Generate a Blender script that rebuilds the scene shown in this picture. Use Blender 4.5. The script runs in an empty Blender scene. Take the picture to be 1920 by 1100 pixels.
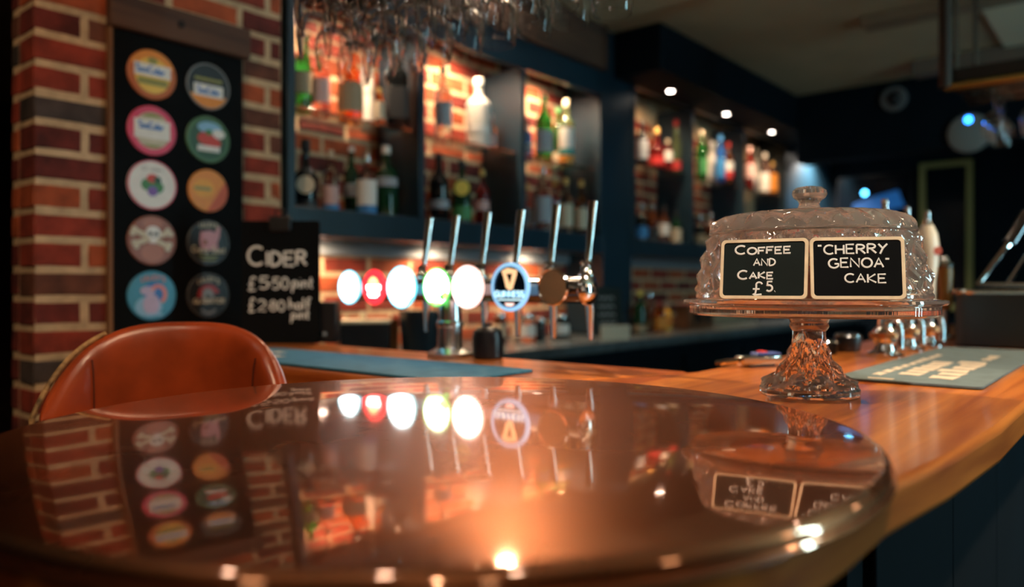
import bpy, math, random
from mathutils import Vector, Matrix
random.seed(7)
S = bpy.context.scene
COL = S.collection
R = math.radians
PI = math.pi

# ---------------------------------------------------------------- camera
FPX, TH, CZ = 1450.0, R(39.6), 1.224          # focal length in pixels, heading, eye height
CT, ST = math.cos(TH), math.sin(TH)
cam_d = bpy.data.cameras.new('camera')
cam = bpy.data.objects.new('camera', cam_d)
COL.objects.link(cam)
cam.location = (0, 0, CZ)
cam.rotation_euler = (PI/2, 0, TH - PI/2)
cam_d.sensor_width = 36.0
cam_d.lens = 36.0*FPX/1920
cam_d.shift_y = -10/1920
cam_d.clip_start = 0.02
cam_d.dof.use_dof = True
cam_d.dof.focus_distance = 0.985
cam_d.dof.aperture_fstop = 2.1
cam_d.dof.aperture_blades = 0
S.camera = cam

# ---------------------------------------------------------------- world, light, exposure
W = bpy.data.worlds.new('world'); S.world = W; W.use_nodes = True
W.node_tree.nodes['Background'].inputs[0].default_value = (0.25, 0.30, 0.38, 1)
W.node_tree.nodes['Background'].inputs[1].default_value = 0.02
S.view_settings.view_transform = 'Standard'
S.view_settings.look = 'None'
S.view_settings.exposure = 0.8
S.view_settings.gamma = 1.0
S.view_settings.use_curve_mapping = False
S.cycles.use_denoising = True
S.cycles.max_bounces = 14
S.cycles.transmission_bounces = 14
S.cycles.glossy_bounces = 6
S.cycles.sample_clamp_indirect = 4.0

def lamp(name, kind, loc, energy, color, rot=None, **kw):
    d = bpy.data.lights.new(name, kind); d.energy = energy; d.color = color
    for k, v in kw.items(): setattr(d, k, v)
    o = bpy.data.objects.new(name, d); COL.objects.link(o); o.location = loc
    if rot: o.rotation_euler = rot
    return o

def aim(o, to):
    o.rotation_euler = (Vector(to) - o.location).to_track_quat('-Z', 'Y').to_euler()

WARM = (1.0, 0.70, 0.42)
WARM2 = (1.0, 0.60, 0.32)
COOLW = (0.80, 0.90, 1.0)
# ---------------------------------------------------------------- pixel helpers: ray through a photo column hits a real plane
def on_v(px, v):
    a = (px-960)/FPX; z = v/(ST-a*CT); return z*(CT+a*ST), z
def on_u(px, u):
    a = (px-960)/FPX; z = u/(CT+a*ST); return z*(ST-a*CT), z
def at_z(px, z):
    a = (px-960)/FPX; return z*(CT+a*ST), z*(ST-a*CT)
def hgt(py, z): return CZ + (540-py)*z/FPX

# ---------------------------------------------------------------- materials
MATS = {}
def P(name, col, rough=0.5, metal=0.0, trans=0.0, ior=1.5, coat=0.0, emit=None, es=0.0, var=0.0, scale=20.0, bump=0.0, stretch=(1,1,1), coat_rough=0.03, spec=0.5, sss=0.0, rvar=0.0):
    if name in MATS: return MATS[name]
    m = bpy.data.materials.new(name); m.use_nodes = True
    nt = m.node_tree; b = nt.nodes['Principled BSDF']
    b.inputs['Base Color'].default_value = (*col, 1)
    b.inputs['Roughness'].default_value = rough
    b.inputs['Metallic'].default_value = metal
    b.inputs['Transmission Weight'].default_value = trans
    b.inputs['IOR'].default_value = ior
    b.inputs['Coat Weight'].default_value = coat
    b.inputs['Coat Roughness'].default_value = coat_rough
    b.inputs['Specular IOR Level'].default_value = spec
    if emit:
        b.inputs['Emission Color'].default_value = (*emit, 1)
        b.inputs['Emission Strength'].default_value = es
    if var or bump or rvar:
        tc = nt.nodes.new('ShaderNodeTexCoord'); mp = nt.nodes.new('ShaderNodeMapping')
        mp.inputs['Scale'].default_value = stretch
        nt.links.new(tc.outputs['Object'], mp.inputs[0])
        oi = nt.nodes.new('ShaderNodeObjectInfo'); ad = nt.nodes.new('ShaderNodeVectorMath'); ad.operation = 'ADD'
        nt.links.new(mp.outputs[0], ad.inputs[0])
        sc = nt.nodes.new('ShaderNodeVectorMath'); sc.operation = 'SCALE'; sc.inputs[0].default_value = (7.3, 3.1, 5.7)
        nt.links.new(oi.outputs['Random'], sc.inputs['Scale']); nt.links.new(sc.outputs[0], ad.inputs[1])
        n = nt.nodes.new('ShaderNodeTexNoise'); n.inputs['Scale'].default_value = scale; n.inputs['Detail'].default_value = 5
        nt.links.new(ad.outputs[0], n.inputs['Vector'])
        if var:
            r = nt.nodes.new('ShaderNodeValToRGB')
            r.color_ramp.elements[0].position = 0.3; r.color_ramp.elements[1].position = 0.72
            r.color_ramp.elements[0].color = (*[max(0, c*(1-var)) for c in col], 1)
            r.color_ramp.elements[1].color = (*[min(1, c*(1+var)) for c in col], 1)
            nt.links.new(n.outputs[0], r.inputs[0]); nt.links.new(r.outputs[0], b.inputs['Base Color'])
        if rvar:
            mr = nt.nodes.new('ShaderNodeMapRange'); mr.inputs[3].default_value = max(0, rough-rvar); mr.inputs[4].default_value = rough+rvar
            nt.links.new(n.outputs[0], mr.inputs[0]); nt.links.new(mr.outputs[0], b.inputs['Roughness'])
        if bump:
            bp = nt.nodes.new('ShaderNodeBump'); bp.inputs['Strength'].default_value = bump; bp.inputs['Distance'].default_value = 0.003
            nt.links.new(n.outputs[0], bp.inputs['Height']); nt.links.new(bp.outputs[0], b.inputs['Normal'])
    MATS[name] = m
    return m

def wood_mat(name, light, dark, axis, rough=0.28, coat=0.4, scale=1.0):
    m = bpy.data.materials.new(name); m.use_nodes = True; nt = m.node_tree; b = nt.nodes['Principled BSDF']
    tc = nt.nodes.new('ShaderNodeTexCoord'); mp = nt.nodes.new('ShaderNodeMapping')
    s = [26*scale]*3; s[axis] = 1.6*scale; mp.inputs['Scale'].default_value = s
    nt.links.new(tc.outputs['Object'], mp.inputs[0])
    n = nt.nodes.new('ShaderNodeTexNoise'); n.inputs['Scale'].default_value = 1.3; n.inputs['Detail'].default_value = 8; n.inputs['Distortion'].default_value = 0.6
    nt.links.new(mp.outputs[0], n.inputs['Vector'])
    mp2 = nt.nodes.new('ShaderNodeMapping'); s2 = [7*scale]*3; s2[axis] = 0.9*scale; mp2.inputs['Scale'].default_value = s2
    nt.links.new(tc.outputs['Object'], mp2.inputs[0])
    n2 = nt.nodes.new('ShaderNodeTexNoise'); n2.inputs['Scale'].default_value = 1.0; n2.inputs['Detail'].default_value = 3
    nt.links.new(mp2.outputs[0], n2.inputs['Vector'])
    mx = nt.nodes.new('ShaderNodeMix'); mx.inputs[0].default_value = 0.5
    nt.links.new(n.outputs[0], mx.inputs[2]); nt.links.new(n2.outputs[0], mx.inputs[3])
    r = nt.nodes.new('ShaderNodeValToRGB'); r.color_ramp.elements[0].position = 0.40; r.color_ramp.elements[1].position = 0.60
    r.color_ramp.elements[0].color = (*dark, 1); r.color_ramp.elements[1].color = (*light, 1)
    nt.links.new(mx.outputs[0], r.inputs[0]); nt.links.new(r.outputs[0], b.inputs['Base Color'])
    b.inputs['Roughness'].default_value = rough; b.inputs['Coat Weight'].default_value = coat; b.inputs['Coat Roughness'].default_value = 0.12
    bp = nt.nodes.new('ShaderNodeBump'); bp.inputs['Strength'].default_value = 0.06; bp.inputs['Distance'].default_value = 0.002
    nt.links.new(n.outputs[0], bp.inputs['Height']); nt.links.new(bp.outputs[0], b.inputs['Normal'])
    MATS[name] = m
    return m

def copper_mat():
    m = bpy.data.materials.new('varnished_copper'); m.use_nodes = True; nt = m.node_tree; b = nt.nodes['Principled BSDF']
    tc = nt.nodes.new('ShaderNodeTexCoord')
    n = nt.nodes.new('ShaderNodeTexNoise'); n.inputs['Scale'].default_value = 5.0; n.inputs['Detail'].default_value = 6; n.inputs['Roughness'].default_value = 0.6
    nt.links.new(tc.outputs['Object'], n.inputs['Vector'])
    r = nt.nodes.new('ShaderNodeValToRGB'); r.color_ramp.elements[0].position = 0.3; r.color_ramp.elements[1].position = 0.7
    r.color_ramp.elements[0].color = (0.86, 0.44, 0.29, 1); r.color_ramp.elements[1].color = (0.98, 0.62, 0.46, 1)
    nt.links.new(n.outputs[0], r.inputs[0]); nt.links.new(r.outputs[0], b.inputs['Base Color'])
    b.inputs['Metallic'].default_value = 1.0
    b.inputs['Roughness'].default_value = 0.05
    b.inputs['Coat Weight'].default_value = 0.3; b.inputs['Coat Roughness'].default_value = 0.01
    b2 = nt.nodes.new('ShaderNodeBsdfPrincipled')
    b2.inputs['Base Color'].default_value = (.88, .30, .12, 1); b2.inputs['Metallic'].default_value = 1.0; b2.inputs['Roughness'].default_value = 0.36
    ms = nt.nodes.new('ShaderNodeMixShader'); ms.inputs[0].default_value = 0.33
    nt.links.new(b.outputs[0], ms.inputs[1]); nt.links.new(b2.outputs[0], ms.inputs[2])
    nt.links.new(ms.outputs[0], nt.nodes['Material Output'].inputs[0])
    MATS['varnished_copper'] = m
    return m

NAVY = P('navy_paint', (0.009, 0.029, 0.047), 0.38, var=0.12, scale=6)
NAVYD = P('navy_panel_paint', (0.0035, 0.008, 0.013), 0.75, spec=.10, var=0.15, scale=5)
BLACKB = P('chalkboard_black', (0.003, 0.004, 0.005), 0.75, var=0.3, scale=9, spec=.12)
SLATE = P('slate_black', (0.007, 0.014, 0.013), 0.6, var=0.25, scale=14, spec=.25)
CHALK = P('chalk_paint', (0.93, 0.95, 0.92), 0.8)
CREAMF = P('cream_wood_frame', (0.92, 0.76, 0.52), 0.5, var=0.12, scale=60)
CHROME = P('chrome', (0.80, 0.80, 0.80), 0.09, 1.0)
DCHROME = P('dark_chrome', (0.20, 0.20, 0.21), 0.16, 1.0)
BRASS = P('brass', (0.70, 0.48, 0.16), 0.25, 1.0)
BLACKP = P('black_plastic', (0.008, 0.008, 0.010), 0.35)
GLASS = P('clear_glass', (1, 1, 1), 0.0, trans=1.0, ior=1.46)
CRYSTAL = P('cut_crystal', (1.0, 0.92, 0.87), 0.0, trans=0.92, ior=1.54)  # slight pinkish body colour stands in for lamplight scattered in the glass
SHELFG = P('shelf_glass', (0.85, 0.95, 0.92), 0.02, trans=1.0, ior=1.46)
CEIL = P('ceiling_plaster', (0.46, 0.36, 0.22), 0.9, var=0.08, scale=3)
LEATHER = P('tan_leather', (0.42, 0.062, 0.014), 0.32, var=0.35, scale=11, bump=0.25, coat=0.25, coat_rough=0.25)
LEATHERD = P('leather_seam', (0.12, 0.022, 0.010), 0.5)
TIMBER = wood_mat('old_timber', (0.11, 0.045, 0.022), (0.05, 0.020, 0.011), 0, 0.7, 0.0)
WOODU = wood_mat('bar_wood_long', (0.74, 0.25, 0.045), (0.34, 0.075, 0.014), 0)
WOODV = wood_mat('bar_wood_cross', (0.70, 0.21, 0.040), (0.30, 0.065, 0.014), 1)
COPPER = copper_mat()
MORTAR = P('lime_mortar', (0.58, 0.40, 0.24), 0.95, var=0.22, scale=30, bump=0.6)
BRICKM = [P('brick_red', (0.25, 0.030, 0.014), 0.85, var=0.45, scale=16, bump=0.7),
          P('brick_dark_red', (0.13, 0.016, 0.011), 0.85, var=0.5, scale=18, bump=0.7),
          P('brick_orange', (0.40, 0.075, 0.022), 0.85, var=0.4, scale=14, bump=0.7),
          P('brick_brown', (0.13, 0.040, 0.022), 0.85, var=0.5, scale=15, bump=0.7),
          P('brick_burnt', (0.055, 0.038, 0.034), 0.8, var=0.6, scale=12, bump=0.7)]
MATBLUE = P('rubber_mat_blue', (0.05, 0.17, 0.27), 0.75, var=0.15, scale=30, spec=.12)
MATGREY = P('rubber_mat_grey', (0.11, 0.16, 0.18), 0.7, var=0.15, scale=30, spec=.3)
MATPRINT = P('mat_print', (0.62, 0.52, 0.40), 0.7)

# ---------------------------------------------------------------- mesh builder
class MB:
    def __init__(s): s.v = []; s.f = []
    def add(s, vs, fs, M=None):
        k = len(s.v)
        s.v += [tuple(M @ Vector(p)) if M else tuple(p) for p in vs]
        s.f += [tuple(i+k for i in f) for f in fs]
        return s
    def box(s, x0, x1, y0, y1, z0, z1, M=None):
        vs = [(x, y, z) for z in (z0, z1) for y in (y0, y1) for x in (x0, x1)]
        return s.add(vs, [(0,2,3,1), (4,5,7,6), (0,1,5,4), (2,6,7,3), (0,4,6,2), (1,3,7,5)], M)
    def lathe(s, prof, n=32, M=None, disp=None, a0=0.0, a1=2*PI, closed=False):
        full = abs(a1-a0-2*PI) < 1e-6
        m = n if full else n+1
        vs = []; idx = []
        for i, (r, z) in enumerate(prof):
            if r < 1e-6 and full:
                idx.append([len(vs)]*m); vs.append((0, 0, z)); continue
            row = []
            for j in range(m):
                a = a0+(a1-a0)*j/n
                rr = r + (disp(i, a, r, z) if disp else 0)
                row.append(len(vs)); vs.append((rr*math.cos(a), rr*math.sin(a), z))
            idx.append(row)
        fs = []
        rows = list(range(len(prof)-1))
        pairs = [(i, i+1) for i in rows] + ([(len(prof)-1, 0)] if closed else [])
        for i, i2 in pairs:
            for j in range(n):
                j2 = (j+1) % m if full else j+1
                q = [idx[i][j], idx[i][j2], idx[i2][j2], idx[i2][j]]
                u = []
                for t in q:
                    if t not in u: u.append(t)
                if len(u) >= 3: fs.append(tuple(u))
        return s.add(vs, fs, M)
    def tube(s, pts, r, n=8, M=None, caps=True, squash=None, closed=False):
        pts = [Vector(p) for p in pts]; vs = []; fs = []; N = len(pts)
        up = None
        for i, p in enumerate(pts):
            if closed: t = pts[(i+1) % N]-pts[i-1]
            else: t = pts[min(i+1, N-1)]-pts[max(i-1, 0)]
            if t.length < 1e-9: t = Vector((0, 0, 1))
            t.normalize()
            if squash:
                b = Vector(squash[0]); a = b.cross(t).normalized()
                k = squash[1]
            else:
                if up is None:
                    up = Vector((0, 0, 1)) if abs(t.z) < 0.9 else Vector((1, 0, 0))
                a = t.cross(up).normalized(); b = a.cross(t).normalized(); up = b; k = 1.0
            rr = r[i] if isinstance(r, (list, tuple)) else r
            for j in range(n):
                th = 2*PI*j/n
                vs.append(p + a*rr*math.cos(th) + b*rr*k*math.sin(th))
        for i in range(N if closed else N-1):
            i2 = (i+1) % N
            for j in range(n):
                j2 = (j+1) % n
                fs.append((i*n+j, i*n+j2, i2*n+j2, i2*n+j))
        if caps and not closed:
            fs.append(tuple(range(n-1, -1, -1))); fs.append(tuple((N-1)*n+j for j in range(n)))
        return s.add(vs, fs, M)
    def prism(s, poly, z0, z1, M=None):
        n = len(poly)
        vs = [(x, y, z0) for x, y in poly] + [(x, y, z1) for x, y in poly]
        fs = [tuple(range(n-1, -1, -1)), tuple(range(n, 2*n))] + [(i, (i+1) % n, n+(i+1) % n, n+i) for i in range(n)]
        return s.add(vs, fs, M)
    def mesh(s, name, mat, smooth=35):
        me = bpy.data.meshes.new(name); me.from_pydata(s.v, [], s.f); me.update()
        if mat: me.materials.append(mat)
        if smooth:
            me.polygons.foreach_set('use_smooth', [True]*len(me.polygons))
            me.set_sharp_from_angle(angle=R(smooth))
        return me
    def build(s, name, mat, parent=None, smooth=35, bevel=0, seg=2, loc=None):
        o = bpy.data.objects.new(name, s.mesh(name, mat, smooth)); COL.objects.link(o)
        if parent: o.parent = parent
        if loc: o.location = loc
        if bevel:
            b = o.modifiers.new('bevel', 'BEVEL'); b.width = bevel; b.segments = seg; b.limit_method = 'ANGLE'; b.angle_limit = R(40)
        return o

def tag(o, label=None, cat=None, group=None, kind=None):
    if label: o['label'] = label
    if cat: o['category'] = cat
    if group: o['group'] = group
    if kind: o['kind'] = kind
    return o
def thing(name, label, cat, loc=(0, 0, 0), rz=0.0, group=None):
    o = bpy.data.objects.new(name, None); COL.objects.link(o); o.location = loc; o.rotation_euler = (0, 0, rz)
    o.empty_display_size = 0.05
    return tag(o, label, cat, group)
def struct(o): o['kind'] = 'structure'; return o
def copy_tree(o, parent=None):
    c = o.copy(); COL.objects.link(c); c.parent = parent
    for ch in list(o.children): copy_tree(ch, c)
    return c
def box(name, mat, parent, *d, bevel=0, smooth=35): return MB().box(*d).build(name, mat, parent, smooth, bevel)
def T(x, y, z): return Matrix.Translation((x, y, z))
def arc(cx, cy, rx, ry, a0, a1, n=12): return [(cx+rx*math.cos(R(a0+(a1-a0)*i/n)), cy+ry*math.sin(R(a0+(a1-a0)*i/n))) for i in range(n+1)]
def rrect(x0, x1, y0, y1, r, n=5):
    p = []
    for cx, cy, a in ((x1-r, y1-r, 0), (x0+r, y1-r, 90), (x0+r, y0+r, 180), (x1-r, y0+r, 270)): p += arc(cx, cy, r, r, a, a+90, n)
    return p

# ---------------------------------------------------------------- hand lettering made of strokes
G = {
 'A': (.62, [[(0,0),(.30,1),(.60,0)], [(.12,.36),(.50,.36)]]), 'C': (.62, [arc(.36,.5,.36,.5,48,312,16)]),
 'D': (.60, [[(0,0),(0,1)], [(0,1)]+arc(.08,.5,.48,.5,90,-90,12)+[(0,0)]]), 'E': (.52, [[(.5,1),(0,1),(0,0),(.52,0)], [(0,.52),(.42,.52)]]),
 'F': (.50, [[(0,0),(0,1),(.52,1)], [(0,.52),(.42,.52)]]), 'G': (.68, [arc(.36,.5,.36,.5,50,330,16)+[(.68,.45),(.40,.45)]]),
 'H': (.56, [[(0,0),(0,1)], [(.54,0),(.54,1)], [(0,.5),(.54,.5)]]), 'I': (.12, [[(.05,0),(.05,1)]]),
 'K': (.56, [[(0,0),(0,1)], [(.52,1),(.02,.48),(.56,0)]]), 'L': (.46, [[(0,1),(0,0),(.46,0)]]),
 'N': (.60, [[(0,0),(0,1),(.58,0),(.58,1)]]), 'O': (.70, [arc(.35,.5,.35,.5,90,450,20)]),
 'R': (.56, [[(0,0),(0,1)], [(0,1)]+arc(.22,.76,.28,.24,90,-90,10)+[(0,.52)], [(.2,.52),(.56,0)]]),
 'S': (.50, [arc(.26,.75,.24,.25,30,270,10)+arc(.26,.25,.24,.25,90,-150,10)]), 'T': (.54, [[(.27,0),(.27,1)], [(0,1),(.54,1)]]),
 'U': (.56, [[(0,1),(0,.3)]+arc(.28,.28,.28,.28,180,360,10)+[(.56,1)]]), 'Y': (.56, [[(0,1),(.28,.5)], [(.58,1),(.28,.5),(.10,-.1)]]),
 'Z': (.54, [[(0,1),(.52,1),(0,0),(.54,0)]]), '5': (.50, [[(.48,1),(.06,1),(.03,.56)]+arc(.20,.32,.29,.31,110,-140,12)]),
 '0': (.52, [arc(.26,.5,.25,.5,90,450,18)]), '2': (.52, [arc(.25,.74,.24,.26,160,-30,10)+[(0,0),(.52,0)]]),
 '8': (.50, [arc(.25,.75,.20,.24,-90,270,14)+arc(.25,.26,.24,.26,90,-270,14)]), '.': (.14, [[(.05,0),(.09,.03)]]), ':': (.22, [[(.1,.38),(.13,.44)]]),
 '"': (.24, [[(.04,1.02),(.03,.82)], [(.17,1.02),(.16,.82)]]), ' ': (.38, []), "'": (.12, [[(.05,1),(.04,.82)]]),
 '#': (.60, [arc(.40,.80,.17,.20,10,200,10)+[(.24,.45),(.20,.12),(.05,.02),(.16,-.02),(.56,.04)], [(.05,.46),(.44,.46)]]),
 'a': (.44, [arc(.2,.25,.2,.25,30,360,12), [(.40,.5),(.40,0)]]), 'f': (.36, [arc(.28,.82,.14,.16,30,180,8)+[(.13,0)], [(0,.52),(.32,.52)]]),
 'h': (.44, [[(0,1),(0,0)], [(0,.3)]+arc(.2,.3,.19,.2,180,0,8)+[(.4,0)]]), 'i': (.14, [[(.05,.5),(.05,0)], [(.05,.72),(.06,.75)]]),
 'l': (.14, [[(.05,1),(.05,0)]]), 'n': (.44, [[(0,.5),(0,0)], [(0,.3)]+arc(.2,.3,.19,.2,180,0,8)+[(.4,0)]]),
 'p': (.46, [[(.02,.5),(-.04,-.42)], arc(.21,.26,.2,.24,180,-180,12)]), 't': (.34, [[(.15,.85),(.13,.08),(.3,0)], [(0,.52),(.32,.52)]]),
 'e': (.42, [[(.02,.27),(.38,.27)]+arc(.2,.25,.19,.25,5,310,12)]), 'd': (.44, [arc(.2,.25,.2,.25,30,360,12), [(.40,1),(.40,0)]]), 'r': (.30, [[(0,.5),(0,0)], [(0,.3)]+arc(.17,.32,.16,.18,180,50,6)]),
 'z': (.40, [[(0,.5),(.36,.5),(0,0),(.38,0)]]), 'y': (.42, [[(0,.5),(.2,.05)], [(.4,.5),(.08,-.35)]]), 'o': (.44, [arc(.2,.25,.2,.25,0,360,14)]),
 's': (.36, [arc(.18,.38,.15,.12,30,270,8)+arc(.18,.13,.15,.13,90,-150,8)]),
}
def letters(mb, text, x, z, h, w=None, stroke=0.1, y=0.0, slant=0.0, wob=0.0, small=None, gap=.16, bow=None):
    """strokes in the local x-z plane, facing -y; returns the width"""
    cx = 0.0; out = []
    for i, ch in enumerate(text):
        g = G.get(ch)
        if not g: continue
        k = 1.0 if (small is None or i == 0) else small
        dz = random.uniform(-wob, wob)*h
        for st in g[1]:
            out.append([(cx+p[0]*k, p[1]*k+dz/h) for p in st])
        cx += (g[0]+gap)*k
    cx = max(cx-gap, .01)
    sx = (w/cx) if w else h
    for st in out:
        pts = []
        for (a, b) in st:
            X = x+a*sx+b*h*slant; Z = z+b*h
            if bow: Z += bow*(1-((a*sx-(w or cx*h)/2)/((w or cx*h)/2))**2)
            pts.append((X, y, Z))
        if len(pts) == 1: pts.append((pts[0][0]+.0005, y, pts[0][2]))
        mb.tube(pts, stroke*h, 6, squash=((0, -1, 0), 0.35))
    return cx*sx

# ---------------------------------------------------------------- room shell
CEZ = CZ + 1.335
box('floor', P('dark_floor_boards', (0.045, 0.028, 0.018), 0.5, var=0.3, scale=6, stretch=(1, 8, 1)), None, -3.2, 7.4, -3.2, 6.4, -0.05, 0); struct(bpy.data.objects['floor'])
struct(box('ceiling', CEIL, None, -3.2, 7.4, -3.2, 6.4, CEZ, CEZ+.08))
FVW = -2.4
struct(box('wall_front', NAVYD, None, -3.2, 2.7, FVW-.1, FVW, 0, CEZ))
struct(MB().box(2.7, 7.4, FVW-.1, FVW, 0, .7).box(3.05, 7.4, FVW-.1, FVW, .7, CEZ).box(2.7, 3.05, FVW-.1, FVW, 2.5, CEZ).build('wall_front', NAVYD))
wn = MB().box(2.68, 2.72, FVW-.08, FVW+.02, .7, 2.5).box(3.03, 3.07, FVW-.08, FVW+.02, .7, 2.5).box(2.68, 3.07, FVW-.08, FVW+.02, .67, .72).box(2.68, 3.07, FVW-.08, FVW+.02, 2.47, 2.52).build('window_1', NAVY); struct(wn)
MB().box(2.72, 3.03, FVW-.05, FVW-.04, .72, 2.47).build('pane', P('window_daylight', (.6, .8, .9), .3, emit=(0.45, 0.88, 1.0), es=16.0), wn)
struct(box('wall_left', P('far_room_brick', (0.07, 0.035, 0.022), .9, var=.4, scale=8), None, -3.3, -3.2, -3.2, 6.4, 0, CEZ))
struct(box('wall_far', P('far_room_brick_2', (0.055, 0.026, 0.016), .9, var=.5, scale=14, stretch=(1, 1, 4)), None, -3.2, 7.4, 6.4, 6.5, 0, CEZ))
UF = 7.0
struct(box('wall_right', NAVYD, None, UF, UF+.1, -3.2, 2.6, 0, CEZ))

# ------------------------------------------------ bricks
def brick_mesh(L, H, D, mat, k):
    rnd = random.Random(k*31+int(L*1000)); b = 0.0035
    vs = []
    for (dx, dy, dz) in ((L/2-b, D/2, H/2-b), (L/2, D/2, H/2), ):
        pass
    # front face inset (chamfered arris), then a ring on the outline, then the back ring
    def ring(ix, y, j):
        out = []
        for (px_, pz_) in ((-1, -1), (-.33, -1), (.33, -1), (1, -1), (1, 0), (1, 1), (.33, 1), (-.33, 1), (-1, 1), (-1, 0)):
            out.append((px_*(L/2-ix)+rnd.uniform(-j, j), y+rnd.uniform(-j, j)*.6, pz_*(H/2-ix)+rnd.uniform(-j, j)))
        return out
    r0 = ring(b, -D/2, .0012); r1 = ring(0, -D/2+b, .0016); r2 = ring(0, D/2, 0)
    vs = r0+r1+r2; n = 10
    fs = [tuple(range(n))]
    for a in (0, n):
        fs += [(a+(i+1) % n, a+i, a+n+i, a+n+(i+1) % n) for i in range(n)]
    m = MB(); m.add(vs, [f[::-1] if len(f) > 4 else f for f in fs])
    return m.mesh('brick', mat, 30)
_bm = {}
def brick(parent, L, H, D, mi, x, y, z, rz=0.0):
    k = random.randrange(3); key = (round(L, 4), H, D, mi, k)
    if key not in _bm: _bm[key] = brick_mesh(L, H, D, BRICKM[mi], k)
    o = bpy.data.objects.new('brick', _bm[key]); COL.objects.link(o); o.parent = parent
    o.location = (x, y, z); o.rotation_euler = (0, 0, rz)
    return o
CO, BH, BL, J = 0.075, 0.057, 0.208, 0.018
# brick pier / wall carrying the pump-clip board: front face at v = 2.17, end face at u = 0.734
WU0, WU1, WV = 0.734, 1.452, 2.17
wall_pier = struct(box('wall_pier', MORTAR, None, WU0+.003, WU1, WV+.0025, WV+.158-.0025, 0, CEZ-.002))
pal = [0, 0, 0, 1, 1, 1, 2, 2, 3, 4]
for i in range(34):
    z = i*CO + BH/2 + .006
    if z+BH/2 > CEZ: break
    mi_c = None
    # front face
    x = WU0 + (0.0 if i % 2 else 0.0)
    seq = ([.112, .208] if i % 2 else [.208]) 
    first = True
    while x < WU1-.03:
        L = seq.pop(0) if seq else BL
        L = min(L, WU1-x)
        mi = random.choice(pal)
        brick(wall_pier, L, BH, .10, mi, x+L/2, WV+.05+random.uniform(-.002, .002), z)
        if first: mi_c = mi
        x += L+J; first = False
    # end face (looks towards -u)
    e0 = WV+.100+J*.6
    brick(wall_pier, WV+.158-e0, BH, .06, random.choice(pal), WU0+.030, (e0+WV+.158)/2, z, -PI/2)

# recessed brick wall behind the bottle shelves (front face at v = 2.41)
BV = 2.41
wall_back = struct(box('wall_back', MORTAR, None, 1.455, UF-.002, BV+.0035, BV+.15, 0, CEZ-.002))
pal2 = [0, 0, 2, 2, 2, 1]
nb = 0
for i in range(13, 31):
    z = i*CO + BH/2 + .01
    x = 1.462 - (.113 if i % 2 else 0)
    while x < 5.15:
        L = BL; x0 = max(x, 1.462); L = x+BL-x0
        c = x0+L/2
        hidden = (3.40 < x0 and x0+L < 3.62)
        if L > .05 and not hidden and nb < 300:
            brick(wall_back, L, BH, .05, random.choice(pal2), c, BV+.025+random.uniform(-.002, .002), z); nb += 1
        x += BL+J

# ------------------------------------------------ navy back-bar shelving
UB = [1.472, 2.09, 2.717, 3.353]; UR = [3.643, 4.371, 5.137, 5.947]; FV = 2.17
ZB0, ZB1 = CZ+.178, CZ+.260       # bottom shelf slab
ZU, ZUR = CZ+.612, CZ+.705        # glass shelves
ZH = CZ+.985
def shelving(name, label, us, zh, zgl, ztop, vf, last_face):
    t = thing(name, label, 'shelving', (us[0], vf, ZB0))
    loc = Vector((us[0], vf, ZB0))
    def b(n, m, *d, bevel=.003):
        return box(n, m, t, d[0]-loc.x, d[1]-loc.x, d[2]-loc.y, d[3]-loc.y, d[4]-loc.z, d[5]-loc.z, bevel=bevel)
    b('bottom_shelf', NAVY, us[0]+.02, us[-1], vf+.016, BV-.004, ZB0, ZB1)
    b('fascia', NAVY, us[0]+.02, us[-1], vf, vf+.016, ZB0, ZB1+.012)
    b('light_rail', P('grey_rail_paint', (.20, .22, .25), .45), us[0]+.02, us[-1], BV-.034, BV-.004, ZB0-.052, ZB0-.0005)
    for k, u in enumerate(us):
        w = .032
        u0 = u if k == 0 else u-w
        b('divider', NAVY, u0-.0, u0+w, vf-.006, BV-.004, ZB1+(.0005 if k else -.09), zh)
    b('header', NAVY, us[0], us[-1], vf-.003, vf+.035, zh, ztop)
    b('top_panel', NAVYD, us[0], us[-1], vf+.035, BV-.004, zh+.080, zh+.100)
    for k in range(len(us)-1):
        b('glass_shelf', SHELFG, us[k]+.034, us[k+1]-.034, vf+.03, BV-.008, zgl-.010, zgl, bevel=.002)
    return t
shelving('bottle_shelving', 'navy painted three-bay bottle shelving with glass shelves behind the beer taps', UB, ZH, ZU, CZ+1.11, FV, 0)
shelving('bottle_shelving', 'navy three-bay bottle shelving under the row of ceiling downlights, behind the cake dome', UR, CZ+1.10, ZUR, CZ+1.10+.115, FV, 0)
cp = thing('wall_column', 'wide navy painted column between the two bottle shelving units', 'column', (3.353, FV, 0))
MB().box(.001, .289, 0, .236, .99, CEZ-.002).build('shaft', NAVY, cp, bevel=.004)
MB().box(.001, .289, -.012, 0, .99, 1.07).build('plinth', NAVY, cp, bevel=.003)
end = struct(box('wall_end_panel', NAVY, None, UR[-1]+.002, UF-.002, FV, BV-.004, 0, CEZ-.002))
struct(box('trim_1', TIMBER, None, 1.455, 3.352, FV-.03, FV+.10, CZ+1.112, CEZ-.002))
# dropped bulkhead with downlights over the right unit
bulk = struct(box('trim_2', NAVYD, None, 3.46, UF-.002, 1.90, FV-.002, CZ+1.10, CEZ-.001))

struct(box('trim_6', NAVYD, None, 5.40, 5.60, -3.19, 1.898, CZ+.87, CEZ-.001))

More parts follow.
